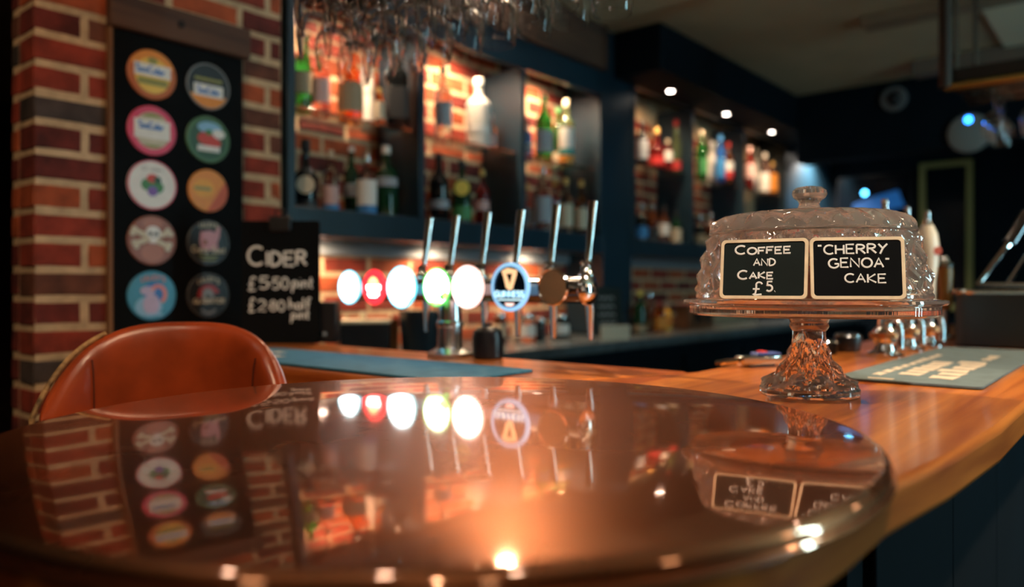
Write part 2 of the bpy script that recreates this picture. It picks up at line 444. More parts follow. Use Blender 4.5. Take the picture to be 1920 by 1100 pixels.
def downlight(u, v, z, label, energy, col, size=.032, spot=1.9, blend=.7, power=34, group=None, tilt=None, radius=.03):
    t = thing('downlight', label, 'downlight', (u, v, z), group=group)
    MB().lathe([(size, 0), (size+.014, 0), (size+.012, -.006), (size+.002, -.006), (size, -.003)], 28, closed=True).build('trim_ring', CHROME, t)
    MB().lathe([(0, -.002), (size, -.002), (size, 0), (0, 0)], 28).build('lens', P('lamp_lens_%d' % power, (1, 1, 1), .4, emit=(1, .88, .74), es=float(power)), t)
    l = lamp('downlight_beam', 'SPOT', (u, v, z-.012), energy, col, (0, 0, 0), spot_size=spot, spot_blend=blend, shadow_soft_size=radius)
    if tilt: aim(l, tilt)
    return t
for i, (u, v) in enumerate(((3.884, 2.067), (4.620, 2.067), (5.360, 2.061))):
    downlight(u, v, CZ+1.10, ['round downlight in the navy bulkhead, nearest the wide column', 'round downlight in the navy bulkhead, middle of the three', 'round downlight in the navy bulkhead, farthest of the three'][i], 13, WARM, size=.019, tilt=(u+.16, 2.42, 1.75), spot=2.3, group='bulkhead downlights')
downlight(6.40, 1.98, CZ+1.10, 'round downlight in the navy bulkhead lighting the end panel', 70, (1, .9, .8), tilt=(6.45, 2.3, 1.5), spot=2.4)
for k in range(3):
    uc = (UB[k]+UB[k+1])/2+.02
    downlight(uc, FV+.075, ZH+.0795, ['small downlight in the top of the leftmost bottle bay', 'small downlight in the top of the middle left bottle bay', 'small downlight in the top of the third bottle bay'][k], 20, (1, .72, .45), size=.026, spot=2.75, tilt=(uc, BV-.08, CZ+.3), group='bay downlights')
    downlight(uc-.12, FV+.10, ZB0-.0005, ['small downlight under the shelving beside the cider board', 'small downlight under the shelving above the lit tap badges', 'small downlight under the shelving beside the column'][k], 7, WARM, size=.024, spot=2.6, tilt=(uc-.08, BV, CZ-.1), group='under-shelf downlights')

# ------------------------------------------------ back counter
CTZ = CZ-.240; CV = 1.87
bc = thing('back_counter', 'long dark back counter with a grey stone top under the bottle shelving', 'counter', (1.4, CV, 0))
MB().box(-.0, UF-1.43, 0, (FV-CV-.003), CTZ-.045, CTZ).box(.062, 4.53, (FV-CV-.003), BV-CV-.006, CTZ-.045, CTZ).build('counter_top', P('grey_stone_top', (.10, .12, .13), .22, var=.2, scale=18), bc, bevel=.004)
MB().box(.02, UF-1.45, .05, (FV-CV-.003), 0, CTZ-.046).build('cabinet', NAVYD, bc)
for k in range(7):
    d = MB().box(.06+k*.76, .06+k*.76+.72, .026, .0495, .12, CTZ-.10).build('cupboard_door', NAVYD, bc, bevel=.004)
    MB().tube([(.06+k*.76+.66, .012, CTZ-.30), (.06+k*.76+.66, .012, CTZ-.18)], .006).build('handle', BRASS, d)

# ------------------------------------------------ bar: wooden worktop with a round bulb end
WZ, TZ = 1.071, 1.090
RC, RR = (.546, .548), .408
wr = RR-.018
VF0, VF1 = .128, .645; UL0, UL1 = .866, 1.305
t = thing('bar_counter', 'orange-brown wooden bar counter turning a corner, with a rounded end under the copper top', 'bar counter', (1.0, .4, 0))
o0 = (1.0, .4)
poly = []
th0 = math.degrees(math.asin((VF0-RC[1])/wr)) if abs((VF0-RC[1])/wr) < 1 else -90
a_end = math.degrees(math.acos((UL0-RC[0])/wr))
bulb = arc(RC[0], RC[1], wr, wr, -90, -360+a_end, 48)
poly = [(3.7, VF0)] + [(3.7, VF1), (UL1, VF1), (UL0, VF1+.16)] + bulb[::-1][0:]
# keep the outline tidy: run front edge meets the bulb tangentially
poly = [(3.7, VF1), (UL1+.0, VF1), (UL0, VF1+.159)] + [p for p in bulb[::-1]] + [(RC[0]+.10, RC[1]-wr-.001), (RC[0]+.25, VF0+.012), (1.0, VF0), (3.7, VF0-.01)]
pl = [(x-o0[0], y-o0[1]) for x, y in poly]
m = MB().prism(pl, WZ-.042, WZ); m.build('worktop', WOODU, t, bevel=.014, seg=4)
pl2 = [(UL1, VF1+.0006), (UL1, 2.10), (UL0, 2.10), (UL0, VF1+.160)]
MB().prism([(x-o0[0], y-o0[1]) for x, y in pl2], WZ-.042, WZ).build('worktop', WOODV, t, bevel=.012, seg=3)
# navy front: curved under the bulb, boards along the right run
MB().lathe([(.27, 0), (.27, WZ-.043), (.255, WZ-.043), (.255, 0)], 64, M=T(RC[0]-o0[0], RC[1]-o0[1], 0), closed=True, a0=R(100), a1=R(330)).build('curved_panel', NAVYD, t)
for k in range(7):
    u0 = .86+k*.405
    MB().box(u0-o0[0], u0+.40-o0[0], .22-o0[1], .245-o0[1], .10, WZ-.043).build('front_panel', NAVYD, t, bevel=.004)
MB().box(.80-o0[0], 3.7-o0[0], .232-o0[1], .26-o0[1], 0, WZ-.044).build('carcass', NAVYD, t)
MB().box(.92-o0[0], 1.25-o0[0], .75-o0[1], 2.08-o0[1], 0, WZ-.044).build('carcass', NAVYD, t)
# copper round top lying on the wooden bulb
rt = thing('round_table_top', 'round glossy copper table top lying on the rounded end of the wooden bar', 'table top', (RC[0], RC[1], WZ+.0004))
th = TZ-WZ-.0004
prof = [(0, 0), (RR-.012, 0), (RR-.004, .002), (RR-.0005, .006)] + [(RR-.009+.009*math.cos(R(a)), th-.009+.009*math.sin(R(a))) for a in (0, 15, 30, 45, 60, 75, 90)] + [(RR*.5, th), (0, th)]
MB().lathe(prof, 160).build('copper_sheet', COPPER, rt, smooth=60)
MB().tube([((RR-.0)*math.cos(a), RR*math.sin(a), .0055) for a in [2*PI*i/96 for i in range(96)]], .0022, 6, closed=True).build('rim_bead', COPPER, rt)

# ------------------------------------------------ bar mats
def bar_mat(name, label, u0, u1, v0, v1, along_u):
    t = thing(name, label, 'bar mat', ((u0+u1)/2, (v0+v1)/2, WZ+.0004))
    hx, hy = (u1-u0)/2, (v1-v0)/2
    MB().prism(rrect(-hx, hx, -hy, hy, .012), 0, .005).build('rubber_sheet', MATGREY if along_u else MATBLUE, t, bevel=.0015)
    return t, hx, hy
t, hx, hy = bar_mat('bar_mat', 'blue-grey rubber bar mat with worn cream print, right of the cake stand', 1.338, 2.20, .195, .410, True)
def blob(pts, parent, n='print'): return MB().prism(pts, .0051, .0056).build(n, MATPRINT, parent, smooth=0)
rnd = random.Random(4)
def mark_row(parent, x0, x1, y, h, n, skew=0, swap=False):
    """a worn row of print: separate ragged marks, none of them legible"""
    w = (x1-x0)/n
    for i in range(n):
        a = x0+i*w; hh = h*rnd.uniform(.75, 1.1); g = w*.16
        p = [(a, y), (a+w-g, y+rnd.uniform(-.1, .1)*h), (a+w-g*1.4, y+hh*.55), (a+w-g, y+hh), (a+g*.5, y+hh*rnd.uniform(.9, 1)), (a+g, y+hh*.5)]
        if swap: p = [(q[1], -q[0]) for q in p][::1]
        blob(p, parent)
# printed block on the right mat, reading from the customer's side
mark_row(t, -.36, .02, -.055, .045, 6); mark_row(t, -.33, -.02, .0, .034, 6)
mark_row(t, -.36, .16, .052, .014, 9); mark_row(t, .06, .20, -.05, .02, 3); mark_row(t, -.42, -.40, .02, .05, 1)
t, hx, hy = bar_mat('bar_mat', 'blue rubber bar mat lying on the wooden bar in front of the beer taps', .888, 1.112, .865, 1.69, False)
mark_row(t, -.40, -.16, -.05, .03, 6, swap=True); mark_row(t, -.38, -.25, .02, .025, 3, swap=True)

# ------------------------------------------------ cake stand with crystal dome
SC = at_z(1517, 1.11)
cs = thing('cake_stand', 'pressed crystal glass cake stand on a flared foot, on the wooden bar', 'cake stand', (SC[0], SC[1], WZ+.0004))
def tri(x): return abs((x/PI) % 2-1)
def facets(a, z, n, k, amp, hatch):
    p, q = n*a+z*k, n*a-z*k
    d = amp*(tri(p)+tri(q)-1.0)
    if (int(p//PI)+int(q//PI)) % 2: d += hatch*(tri(n*4*a)-.5)
    else: d += hatch*.8*(tri(n*3*a+z*k*2.5)-.5)
    return d
def cut_foot(i, a, r, z):
    if .013 < z < .080:
        k = min(1, (z-.013)/.006, (.080-z)/.012)
        return k*facets(a, z, 9, 150, .0064*r/.04, .0026*r/.04)
    return 0
fp = [(0, .0)] + [(.060, 0), (.0665, .001), (.068, .004), (.068, .010), (.0655, .013)]
for i in range(29):
    q = i/28; zz = .0135+q*.078; rr = .0435*(1-q)**2.5+.0225; fp.append((rr, zz))
fp += [(.0245, .0935), (.0270, .098), (.0255, .103), (.0280, .109), (.0310, .1135), (0, .1135)]
MB().lathe(fp, 224, disp=cut_foot).build('foot', CRYSTAL, cs, smooth=12)
pp = [(r_, z_+.003) for r_, z_ in [(0, .1110), (.150, .1110), (.163, .1115), (.1665, .114), (.1668, .1245), (.1700, .1262), (.1745, .1268), (.1765, .1295), (.1755, .1330), (.1720, .1340), (.1660, .1335), (.1640, .1290), (.162, .1215), (.150, .1205), (0, .1205)]]
def plate_d(i, a, r, z): return .0006*math.sin(72*a) if .117 <= z <= .128 and r > .16 else 0
MB().lathe(pp, 216, disp=plate_d).build('plate', CRYSTAL, cs, smooth=30)
dome = thing('cake_dome', 'cut crystal glass dome lid with a round knob, covering the cake stand', 'dome lid', (SC[0], SC[1], WZ+.1380))
D0 = .1352
outer = [(.1565, 0), (.1585, .002), (.1585, .006)]
for i in range(46): q = i/45; outer.append((.157-.0195*q**1.15, .008+q*.082))
outer += [(.1395, .0925), (.1395, .0945)]
sh = []
for i in range(1, 15):
    q = i/14; a = q*PI/2; sh.append((.1385-.045*(1-math.cos(a)), .0955+.0255*math.sin(a)))
outer += sh + [(.075, .1232), (.050, .1245), (.030, .1256), (.020, .1275), (.0150, .1310), (.0135, .1360), (.0160, .1405), (.0215, .1445), (.0238, .1495), (.0228, .1550), (.0175, .1590), (.009, .1606), (0, .1609)]
inner = [(0, .1190), (.040, .1185), (.088, .1160), (.112, .1080), (.1270, .0940), (.1300, .0870), (.1395, .0500), (.1490, .008), (.1510, 0)]
NO = 3+46
def cut(i, a, r, z):
    if 3 <= i < NO:
        e = max(0, min(1, (z-.008)/.006, (.0905-z)/.006))
        return e*facets(a, z-.008, 16, 125, .0056, .0026)
    if NO+2 <= i < NO+16:
        q = (i-NO-2)/13
        return .0080*(tri(30*a+q*2.4)-.5)*math.sin(PI*min(1, q*.95+.05))
    if .140 < z < .158 and r > .015: return .0012*(tri(5*a)-.5)
    return 0
def cut2(i, a, r, z): return cut(i, a, r, z) if i < len(outer) else 0
MB().lathe(outer+inner, 448, disp=cut2, closed=False).add([], []).build('glass_shell', CRYSTAL, dome, smooth=12)
bpy.data.objects['glass_shell'].data.update()
ring = MB().lathe([(.1512, 0), (.1512, -.0003), (.1565, -.0003), (.1565, 0)], 128, closed=True); ring.build('base_ring', CRYSTAL, dome)
ck = thing('fruit_cake', 'brown fruit cake standing under the crystal dome behind the two chalk signs', 'cake', (SC[0], SC[1], WZ+.1243))
CAKE = P('cake_crumb', (.30, .10, .04), .9, var=.5, scale=60, bump=1.0)
MB().lathe([(0, 0), (.100, 0), (.104, .006), (.104, .046), (.098, .056), (.06, .061), (0, .062)], 48, disp=lambda i, a, r, z: .0015*math.sin(17*a+z*90)).build('sponge', CAKE, ck)
for i in range(9):
    a = i*2*PI/9; MB().lathe([(0, 0), (.008, .002), (.0095, .008), (.006, .014), (0, .016)], 12, M=T(.07*math.cos(a), .07*math.sin(a), .0585)).build('cherry', P('glace_cherry', (.45, .01, .012), .2), ck)

def chalk_sign(label, cx, cy, z, yaw, lean, w, h, lines, slate):
    t = thing('chalk_sign', label, 'sign', (cx, cy, z)); t.rotation_euler = (R(-lean), 0, yaw)
    o = rrect(-w/2, w/2, 0, h, .006); fr = .0038
    inn = rrect(-w/2+fr, w/2-fr, fr, h-fr, .004)
    mb = MB(); n = len(o); d = .004
    vs = [(x, 0, y) for x, y in o]+[(x, 0, y) for x, y in inn]+[(x, d, y) for x, y in o]+[(x, d, y) for x, y in inn]
    fs = []
    for i in range(n):
        j = (i+1) % n
        fs += [(i, j, n+j, n+i), (i, 2*n+i, 2*n+j, j), (2*n+i, 3*n+i, 3*n+j, 2*n+j), (n+i, n+j, 3*n+j, 3*n+i)]
    mb.add(vs, fs).build('frame', CREAMF, t, smooth=0)
    MB().add([(x, .0012, y) for x, y in inn]+[(x, d-.0004, y) for x, y in inn], [tuple(range(n)), tuple(range(2*n-1, n-1, -1))]+[(i, n+i, n+(i+1) % n, (i+1) % n) for i in range(n)]).build('board', slate, t, smooth=0)
    for (txt, x0, x1, zb, hh, sm, st) in lines:
        L = MB(); letters(L, txt, -w/2+x0*w, zb*h, hh*h, w=(x1-x0)*w, stroke=st, y=.0010, wob=.05, small=sm)
        L.build('lettering', CHALK, t, smooth=60)['label'] = 'white chalk handwriting'
    return t
fd = Vector((SC[0], SC[1], 0)).normalized()           # viewing ray to the stand, on plan
rd = Vector((fd.y, -fd.x, 0))
yaw0 = math.atan2(-fd.y, -fd.x)+PI/2                   # local -y looks back along the ray
ZS = WZ+.1398
p = Vector((SC[0], SC[1], 0))-fd*.165-rd*.0555
chalk_sign('small cream-framed chalk sign reading coffee and cake, leaning on the dome', p.x, p.y, ZS, yaw0-R(9), 8, .1075, .0765,
    [('COFFEE', .17, .80, .755, .14, .78, .115), ('AND', .39, .64, .555, .115, None, .115), ('CAKE', .21, .61, .335, .14, .76, .115), ('#', .38, .50, .075, .21, None, .07), ('5.', .55, .65, .12, .16, None, .10)], SLATE)
p = Vector((SC[0], SC[1], 0))-fd*.165+rd*.0555
chalk_sign('small cream-framed chalk sign reading cherry genoa cake, leaning on the dome', p.x, p.y, ZS, yaw0+R(8), 8, .1075, .0765,
    [('"CHERRY', .09, .82, .735, .145, None, .10), ('GENOA"', .20, .84, .51, .145, None, .10), ('CAKE', .37, .80, .27, .135, None, .10)], BLACKB)

# ------------------------------------------------ leather bar stool behind the copper top
def bar_stool():
    cx, cy = at_z(338, 1.30)
    yaw = TH - PI/2 + R(6)
    t = thing('bar_stool', 'tan leather bar stool with a curved bucket backrest, drawn up to the copper top', 'stool', (cx, cy, 0), yaw)
    # local: x right (as seen), -y towards the camera
    HT = CZ-.058; HB = .80
    NA, NT = 48, 26
    def surf(a, q, off):
        """a in -1..1 around the back, q 0..1 up; plan arc opening towards -y"""
        ang = a*R(72); rad = .184 + .006*(1-q)
        half = 1.0
        top = HB+(HT-HB)*(1-abs(a)**3.0*.40)
        z = HB+(top-HB)*q
        flare = .018*q
        rr = rad+off+flare
        return Vector((rr*math.sin(ang)*.96, rr*math.cos(ang)*.80-.16*.8, z))
    def puff(a, q):
        e = min(1-abs(a), 1)*1.0
        f = (1-abs(a)**14)*(1-max(0, q)**22)
        return math.sqrt(max(0, f))
    mb = MB(); vs = []; idx = {}
    for side in (0, 1):
        for i in range(NA+1):
            for j in range(NT+1):
                a = -1+2*i/NA; q = j/NT
                a = math.copysign(1-(1-abs(a))**1.35, a) if abs(a) < 1 else a
                q = 1-(1-q)**1.5
                th_ = .022*puff(a, q)
                seam = -.004*(math.exp(-((a-.66)/.022)**2)+math.exp(-((a+.66)/.022)**2)) if side == 0 else 0
                vs.append(surf(a, q, (-th_-seam) if side == 0 else th_))
    def id_(s, i, j): return s*(NA+1)*(NT+1)+i*(NT+1)+j
    fs = []
    for i in range(NA):
        for j in range(NT):
            fs.append((id_(0, i, j), id_(0, i+1, j), id_(0, i+1, j+1), id_(0, i, j+1)))
            fs.append((id_(1, i, j), id_(1, i, j+1), id_(1, i+1, j+1), id_(1, i+1, j)))
    for i in range(NA):
        fs.append((id_(0, i, NT), id_(0, i+1, NT), id_(1, i+1, NT), id_(1, i, NT)))
        fs.append((id_(0, i, 0), id_(1, i, 0), id_(1, i+1, 0), id_(0, i+1, 0)))
    for j in range(NT):
        fs.append((id_(0, 0, j), id_(0, 0, j+1), id_(1, 0, j+1), id_(1, 0, j)))
        fs.append((id_(0, NA, j), id_(1, NA, j), id_(1, NA, j+1), id_(0, NA, j+1)))
    back = mb.add(vs, fs).build('backrest', LEATHER, t, smooth=80)
    path = [surf(-1, q/20, .017) for q in range(0, 21)] + [surf(-1+2*i/60, 1, .017) for i in range(1, 16)]
    MB().tube(path, .0045, 8).build('piping', P('checked_piping', (.35, .20, .08), .7, var=.9, scale=60), back)
    for a in (-.66, .66):
        MB().tube([surf(a, q/20, -.0235*puff(a, q/20)) for q in range(0, 20)], .0013, 6).build('seam', LEATHERD, back)
    MB().lathe([(0, .70), (.17, .70), (.195, .715), (.200, .745), (.195, .775), (.17, .79), (0, .795)], 40, M=Matrix.Scale(.96, 4, (0, 1, 0))).build('seat', LEATHER, t)
    for sx in (-1, 1):
        for sy in (-1, 1):
            MB().tube([(sx*.14, sy*.13, .70), (sx*.20, sy*.19, .012)], .011, 10).build('leg', BLACKP, t)
            MB().lathe([(0, 0), (.014, 0), (.014, .013), (0, .013)], 12, M=T(sx*.20, sy*.19, 0)).build('foot_pad', BLACKP, t)
    MB().tube([(sx*.178, sy*.168, .27) for sx, sy in ((-1, -1), (1, -1), (1, 1), (-1, 1))], .008, 8, closed=True).build('foot_ring', BRASS, t)
bar_stool()

# ------------------------------------------------ pump-clip board on the brick pier
BU0, BU1 = on_v(211, WV-.02)[0], on_v(455, WV-.02)[0]
t = thing('display_board', 'black display board of round cider badges screwed to the brick pier', 'board', (BU0, WV-.004, 1.08))
bw = BU1-BU0; bh = CZ+.700-1.08
MB().box(0, bw, -.018, 0, 0, bh).build('panel', BLACKB, t, bevel=.002)
MB().box(-.010, -.0005, -.020, 0, 0, bh).build('edge_strip', wood_mat('edge_strip_wood', (.30, .14, .05), (.16, .06, .02), 2, .6, 0), t)
tl = thing('timber_lintel', 'rough brown timber beam with knots fixed above the badge board', 'timber', (BU0-.012, WV-.004, CZ+.7015))
MB().box(0, bw+.03, -.035, 0, 0, .092).build('beam', TIMBER, tl, bevel=.006)
MB().lathe([(0, 0), (.010, 0), (.010, .003), (0, .003)], 16, M=T(bw*.50, -.0352, .05) @ Matrix.Rotation(PI/2, 4, 'X')).build('knot', P('dark_knot', (.01, .006, .005), .8), tl)

def dm(name, col, rough=.45): return P('print_'+name, col, rough, var=.06, scale=40)
def clip_disc(u, h, label, base, parts, dia=.137):
    """a round pump clip on the board; local x right, z up, front at -y. parts: (kind, colour, args)"""
    t = thing('pump_clip', label, 'badge', (u, WV-.0225, CZ+h), group='round cider badges on the board')
    r = dia/2
    MX = Matrix.Rotation(PI/2, 4, 'X')
    MB().lathe([(0, 0), (r, 0), (r, .004), (r-.002, .0055), (0, .0055)], 48, M=MX).build('disc', dm(*base), t)
    k = 0
    for kind, colr, a in parts:
        k += 1; y = -.0056-.0004*k
        mt = dm(*colr)
        mb = MB()
        def flat(pts, y=y):
            n = len(pts); mb.add([(x*r, y, z*r) for x, z in pts]+[(x*r, -.005, z*r) for x, z in pts], [tuple(range(n))]+[(i, n+i, n+(i+1) % n, (i+1) % n) for i in range(n)])
        if kind == 'disc': flat(arc(a[0], a[1], a[2], a[3] if len(a) > 3 else a[2], 0, 360-360/40, 39))
        elif kind == 'poly': flat(a)
        elif kind == 'ring':
            o = arc(a[0], a[1], a[2], a[2], 0, 352.5, 47); i_ = arc(a[0], a[1], a[3], a[3], 0, 352.5, 47); n = 48
            mb.add([(x*r, y, z*r) for x, z in o]+[(x*r, y, z*r) for x, z in i_]+[(x*r, -.005, z*r) for x, z in o], [(i, (i+1) % n, n+(i+1) % n, n+i) for i in range(n)]+[(i, 2*n+i, 2*n+(i+1) % n, (i+1) % n) for i in range(n)])
        elif kind == 'text':
            letters(mb, a[0], a[1]*r, a[2]*r, a[3]*r, w=a[4]*r, stroke=a[5] if len(a) > 5 else .1, y=y, bow=(a[6]*r if len(a) > 6 else None))
        elif kind == 'line': mb.tube([(x*r, y, z*r) for x, z in a[0]], a[1]*r, 6, squash=((0, -1, 0), .2))
        mb.build('emblem' if kind != 'text' else 'lettering', mt, t, smooth=0)
    return t
RED, ORG, YEL = ('red', (.62, .05, .03)), ('orange', (.80, .28, .03)), ('yellow', (.85, .55, .08))
WHT, BLU, BLK = ('white', (.80, .78, .74)), ('blue', (.03, .18, .55)), ('black', (.012, .014, .016))
GRN, PNK, CRM = ('green', (.06, .22, .06)), ('pink', (.72, .06, .14)), ('cream', (.62, .55, .40))
DGR, PLP, GRY = ('darkgreen', (.03, .09, .04)), ('pale_pink', (.62, .28, .32)), ('grey', (.22, .22, .22))
LBL, TEA, PUR = ('lightblue', (.25, .50, .72)), ('teal', (.05, .30, .48)), ('purple', (.22, .10, .40))
BRN, OLV, DRD = ('brown', (.30, .10, .06)), ('olive', (.30, .28, .06)), ('darkred', (.35, .02, .02))
ul = on_v(285, WV-.025)[0]; ur = on_v(390, WV-.025)[0]
HS = (.594, .438, .287, .133, -.021)
def band(x0, x1, z0, z1, tilt=0): return [(x0, z0), (x1, z0-tilt), (x1, z1-tilt), (x0, z1)]
def seg(r_, a0, a1): return arc(0, 0, r_, r_, a0, a1, 24)
clip_disc(ul, HS[0], 'round orange and yellow cider badge with a white name strip, top left on the board', ('red_orange', (.55, .13, .02)), [
    ('poly', ORG, seg(.96, 20, 160)), ('disc', YEL, (0, -.05, .72)), ('disc', OLV, (0, .55, .20, .14)), ('poly', OLV, band(-.6, .62, -.44, -.18)), ('poly', WHT, band(-.74, .74, -.10, .40)), ('text', BLU, ('SeaCider', -.66, .04, .26, 1.15, .12))])
clip_disc(ur, HS[0], 'round black cider badge with orange base and white name strip, top right on the board', BLK, [
    ('ring', GRY, (0, 0, .98, .92)), ('poly', ORG, seg(.92, 205, 335)), ('poly', OLV, band(-.62, .62, .22, .34)), ('poly', WHT, band(-.66, .66, -.45, .06)), ('text', BLU, ('SeaCider', -.50, -.32, .26, 1.0, .12))])
clip_disc(ul, HS[1], 'round pink cider badge with a white name strip, second row of the board', PNK, [
    ('disc', CRM, (0, 0, .74)), ('poly', OLV, seg(.70, 50, 130)), ('poly', OLV, seg(.70, 235, 305)), ('poly', WHT, band(-.74, .72, -.34, .42)), ('text', BLU, ('SeaCider', -.56, .06, .26, 1.0, .13))])
clip_disc(ur, HS[1], 'round green cider badge with red berries and blue sky, second row of the board', ('mid_green', (.07, .17, .07)), [
    ('disc', DGR, (0, 0, .84)), ('disc', LBL, (.05, .50, .55, .26)), ('disc', WHT, (.45, .28, .30, .20)), ('disc', RED, (-.1, .02, .40, .28)), ('disc', RED, (.2, -.12, .36, .24)), ('poly', WHT, band(-.5, .5, -.52, -.28)), ('disc', GRN, (0, .30, .16, .12))])
clip_disc(ul, HS[2], 'round white cider badge with green and red fruit in the middle', WHT, [
    ('ring', PNK, (0, 0, 1.0, .95)), ('disc', GRN, (-.22, .0, .24)), ('disc', GRN, (.20, -.08, .25)), ('disc', RED, (0, .26, .24, .18)), ('disc', DGR, (.20, .20, .15)), ('disc', PUR, (0, -.26, .20)), ('text', GRY, ('Cider', -.45, .58, .12, .9, .1))])
clip_disc(ur, HS[2], 'round plain orange and red cider badge, third row of the board', ORG, [
    ('poly', ('scarlet', (.62, .10, .02)), seg(.98, -95, 30)), ('disc', ('amber', (.82, .36, .03)), (-.25, .1, .55, .45)), ('poly', OLV, band(-.72, .12, .0, .16))], .124)
clip_disc(ul, HS[3], 'round brown badge with a white skull and crossbones', BRN, [
    ('disc', ('rust', (.42, .15, .09)), (0, -.5, .45, .38)), ('disc', ('rust', (.42, .15, .09)), (0, .68, .42, .22)),
    ('line', CRM, ([(-.70, -.16), (.66, .34)], .10)), ('line', CRM, ([(-.68, .36), (.60, -.22)], .10)), ('disc', CRM, (.62, .42, .11)), ('disc', CRM, (.74, .28, .11)), ('disc', CRM, (-.74, .42, .11)), ('disc', CRM, (-.80, .26, .11)), ('disc', CRM, (-.74, -.12, .11)), ('disc', CRM, (-.66, -.26, .11)), ('disc', CRM, (.68, -.16, .11)), ('disc', CRM, (.60, -.32, .11)),
    ('disc', WHT, (0, .30, .30, .27)), ('poly', WHT, band(-.14, .14, -.12, .12)), ('disc', BLK, (-.12, .26, .08)), ('disc', BLK, (.12, .26, .08)), ('poly', BLK, [(-.04, .10), (.04, .10), (0, .18)])])
clip_disc(ur, HS[3], 'round black badge with a pink goat over cream lettering', BLK, [
    ('ring', GRY, (0, 0, .97, .95)), ('text', CRM, ("LILLEY'S", -.42, .66, .18, .84, .12, .06)), ('poly', PLP, [(-.34, -.30), (-.42, .1), (-.38, .48), (.05, .56), (.34, .48), (.42, .78), (.56, .70), (.52, .30), (.40, .0), (.46, -.32)]), ('poly', BRN, [(-.25, -.1), (-.05, -.05), (-.1, .15), (-.28, .12)]),
    ('text', CRM, ('Crazy Goat', -.78, -.42, .26, 1.56, .12)), ('poly', OLV, band(-.45, .45, -.62, -.56)), ('poly', OLV, band(-.36, .36, -.78, -.72))], .132)
clip_disc(ul, HS[4], 'round blue badge with a pale pink ring, bottom left on the board', TEA, [
    ('disc', LBL, (-.15, -.45, .55, .42)), ('disc', BLU, (.1, .15, .50, .40)), ('line', ('salmon', (.72, .25, .22)), (arc(.22, .05, .30, .34, 150, -60, 14), .08)), ('disc', ('mauve', (.50, .42, .62)), (-.05, -.35, .34, .42)), ('disc', ('mauve', (.50, .42, .62)), (-.2, .2, .30, .18)), ('text', ('salmon', (.72, .25, .22)), ("LILLEY'S", -.45, .56, .18, .95, .12, .10)), ('poly', LBL, band(-.4, .4, -.82, -.72))])
clip_disc(ur, HS[4], 'round black badge with a red-crested grey helmet, bottom right on the board', BLK, [
    ('ring', GRY, (0, 0, .97, .955)), ('text', CRM, ("LILLEY'S", -.48, .50, .18, .98, .12, .14)), ('poly', DRD, arc(0, 0, .52, .48, 15, 195, 16)+arc(0, 0, .30, .26, 195, 15, 12)), ('disc', GRY, (-.05, .0, .28, .32)), ('poly', BLK, band(-.12, .05, -.2, .0)),
    ('text', CRM, ('GLADIATOR', -.70, -.36, .20, 1.45, .12)), ('poly', GRY, arc(0, -.42, .42, .42, 215, 325, 12)+arc(0, -.42, .36, .32, 325, 215, 12))], .132)

# ------------------------------------------------ cider chalkboard standing on the bar
zc = 2.135
cx, cy = at_z(527, zc)
t = thing('chalk_clipboard', 'tall black clipboard chalked with the cider prices, standing on the bar', 'chalkboard', (cx, cy, WZ+.0004), TH-PI/2)
w, h = .216, .338
MB().prism(rrect(-w/2, w/2, 0, h, .008), 0, .006, M=Matrix.Rotation(PI/2, 4, 'X')).build('board', BLACKB, t, bevel=.001)
cl = MB().box(-.03, .03, -.014, .002, h-.03, h+.012).build('clip', BLACKP, t, bevel=.004)
MB().tube([(-.012, -.008, h+.010), (-.012, -.008, h+.03), (.012, -.008, h+.03), (.012, -.008, h+.010)], .003).build('hanging_loop', BLACKP, cl)
MB().box(-.08, .08, .001, .05, 0, .012).build('foot', BLACKP, t)
def yy(py): return (540-py)*zc/FPX+CZ-WZ
for txt, x0, x1, zb, hh, sm, st in (('CIDER', 467, 574, 497, 34, .75, .07), ('#', 466, 482, 544, 25, None, .06), ('5', 489, 505, 542, 22, None, .075), (':', 507, 510, 542, 24, None, .15), ('50', 513, 542, 541, 21, None, .075), ('pint', 550, 588, 539, 23, None, .075), ('#', 467, 480, 585, 25, None, .06), ('2', 485, 500, 583, 20, None, .075), (':', 502, 505, 583, 22, None, .15), ('80', 508, 535, 583, 19, None, .075), ('half', 544, 583, 580, 21, None, .075), ('pint', 548, 581, 597, 19, None, .08)):
    L = MB(); letters(L, txt, (x0-527)*zc/FPX, yy(zb), hh*zc/FPX, w=(x1-x0)*zc/FPX, stroke=st, y=-.0072, wob=.04, small=sm)
    L.build('lettering', CHALK, t)['label'] = 'white chalk handwriting'
cx, cy = at_z(618, 2.18)
t = thing('menu_box', 'slim black box with a small metal latch beside the cider clipboard', 'box', (cx, cy, WZ+.0004), TH-PI/2)
MB().box(-.026, .026, -.03, .03, 0, .115).build('body', BLACKP, t, bevel=.004)
MB().box(-.022, .0, -.033, -.0305, .022, .030).build('latch', CHROME, t)

# ------------------------------------------------ beer font: horizontal rail with taps and lit badges
LU = 1.195
t = thing('beer_font', 'chrome beer font with six tall tap handles and a row of round lit badges', 'beer font', (1.245, 1.2, WZ+.0004))
def Lc(u, v, z): return (u-1.245, v-1.2, z-WZ)
RZ = CZ+.002
MB().tube([Lc(1.245, 1.53, RZ-.006), Lc(1.245, .845, RZ-.006)], .026, 20).build('rail', DCHROME, t)
for v in (1.53, .845): MB().lathe([(0, 0), (.029, 0), (.031, .004), (.029, .010), (.015, .018), (0, .02)], 24, M=T(*Lc(1.245, v, RZ-.006)) @ Matrix.Rotation(R(-90 if v > 1 else 90), 4, 'X')).build('rail_cap', CHROME, t)
MB().lathe([(0, 0), (.052, 0), (.052, .008), (.040, .014), (.030, .018), (.028, .024), (.028, .065), (.031, .068), (.031, .076), (.026, .080), (.025, .135), (0, .135)], 36, M=T(*Lc(1.25, 1.215, WZ+.0002))).build('pillar', P('satin_chrome', (.85, .87, .88), .26, 1.0), t)
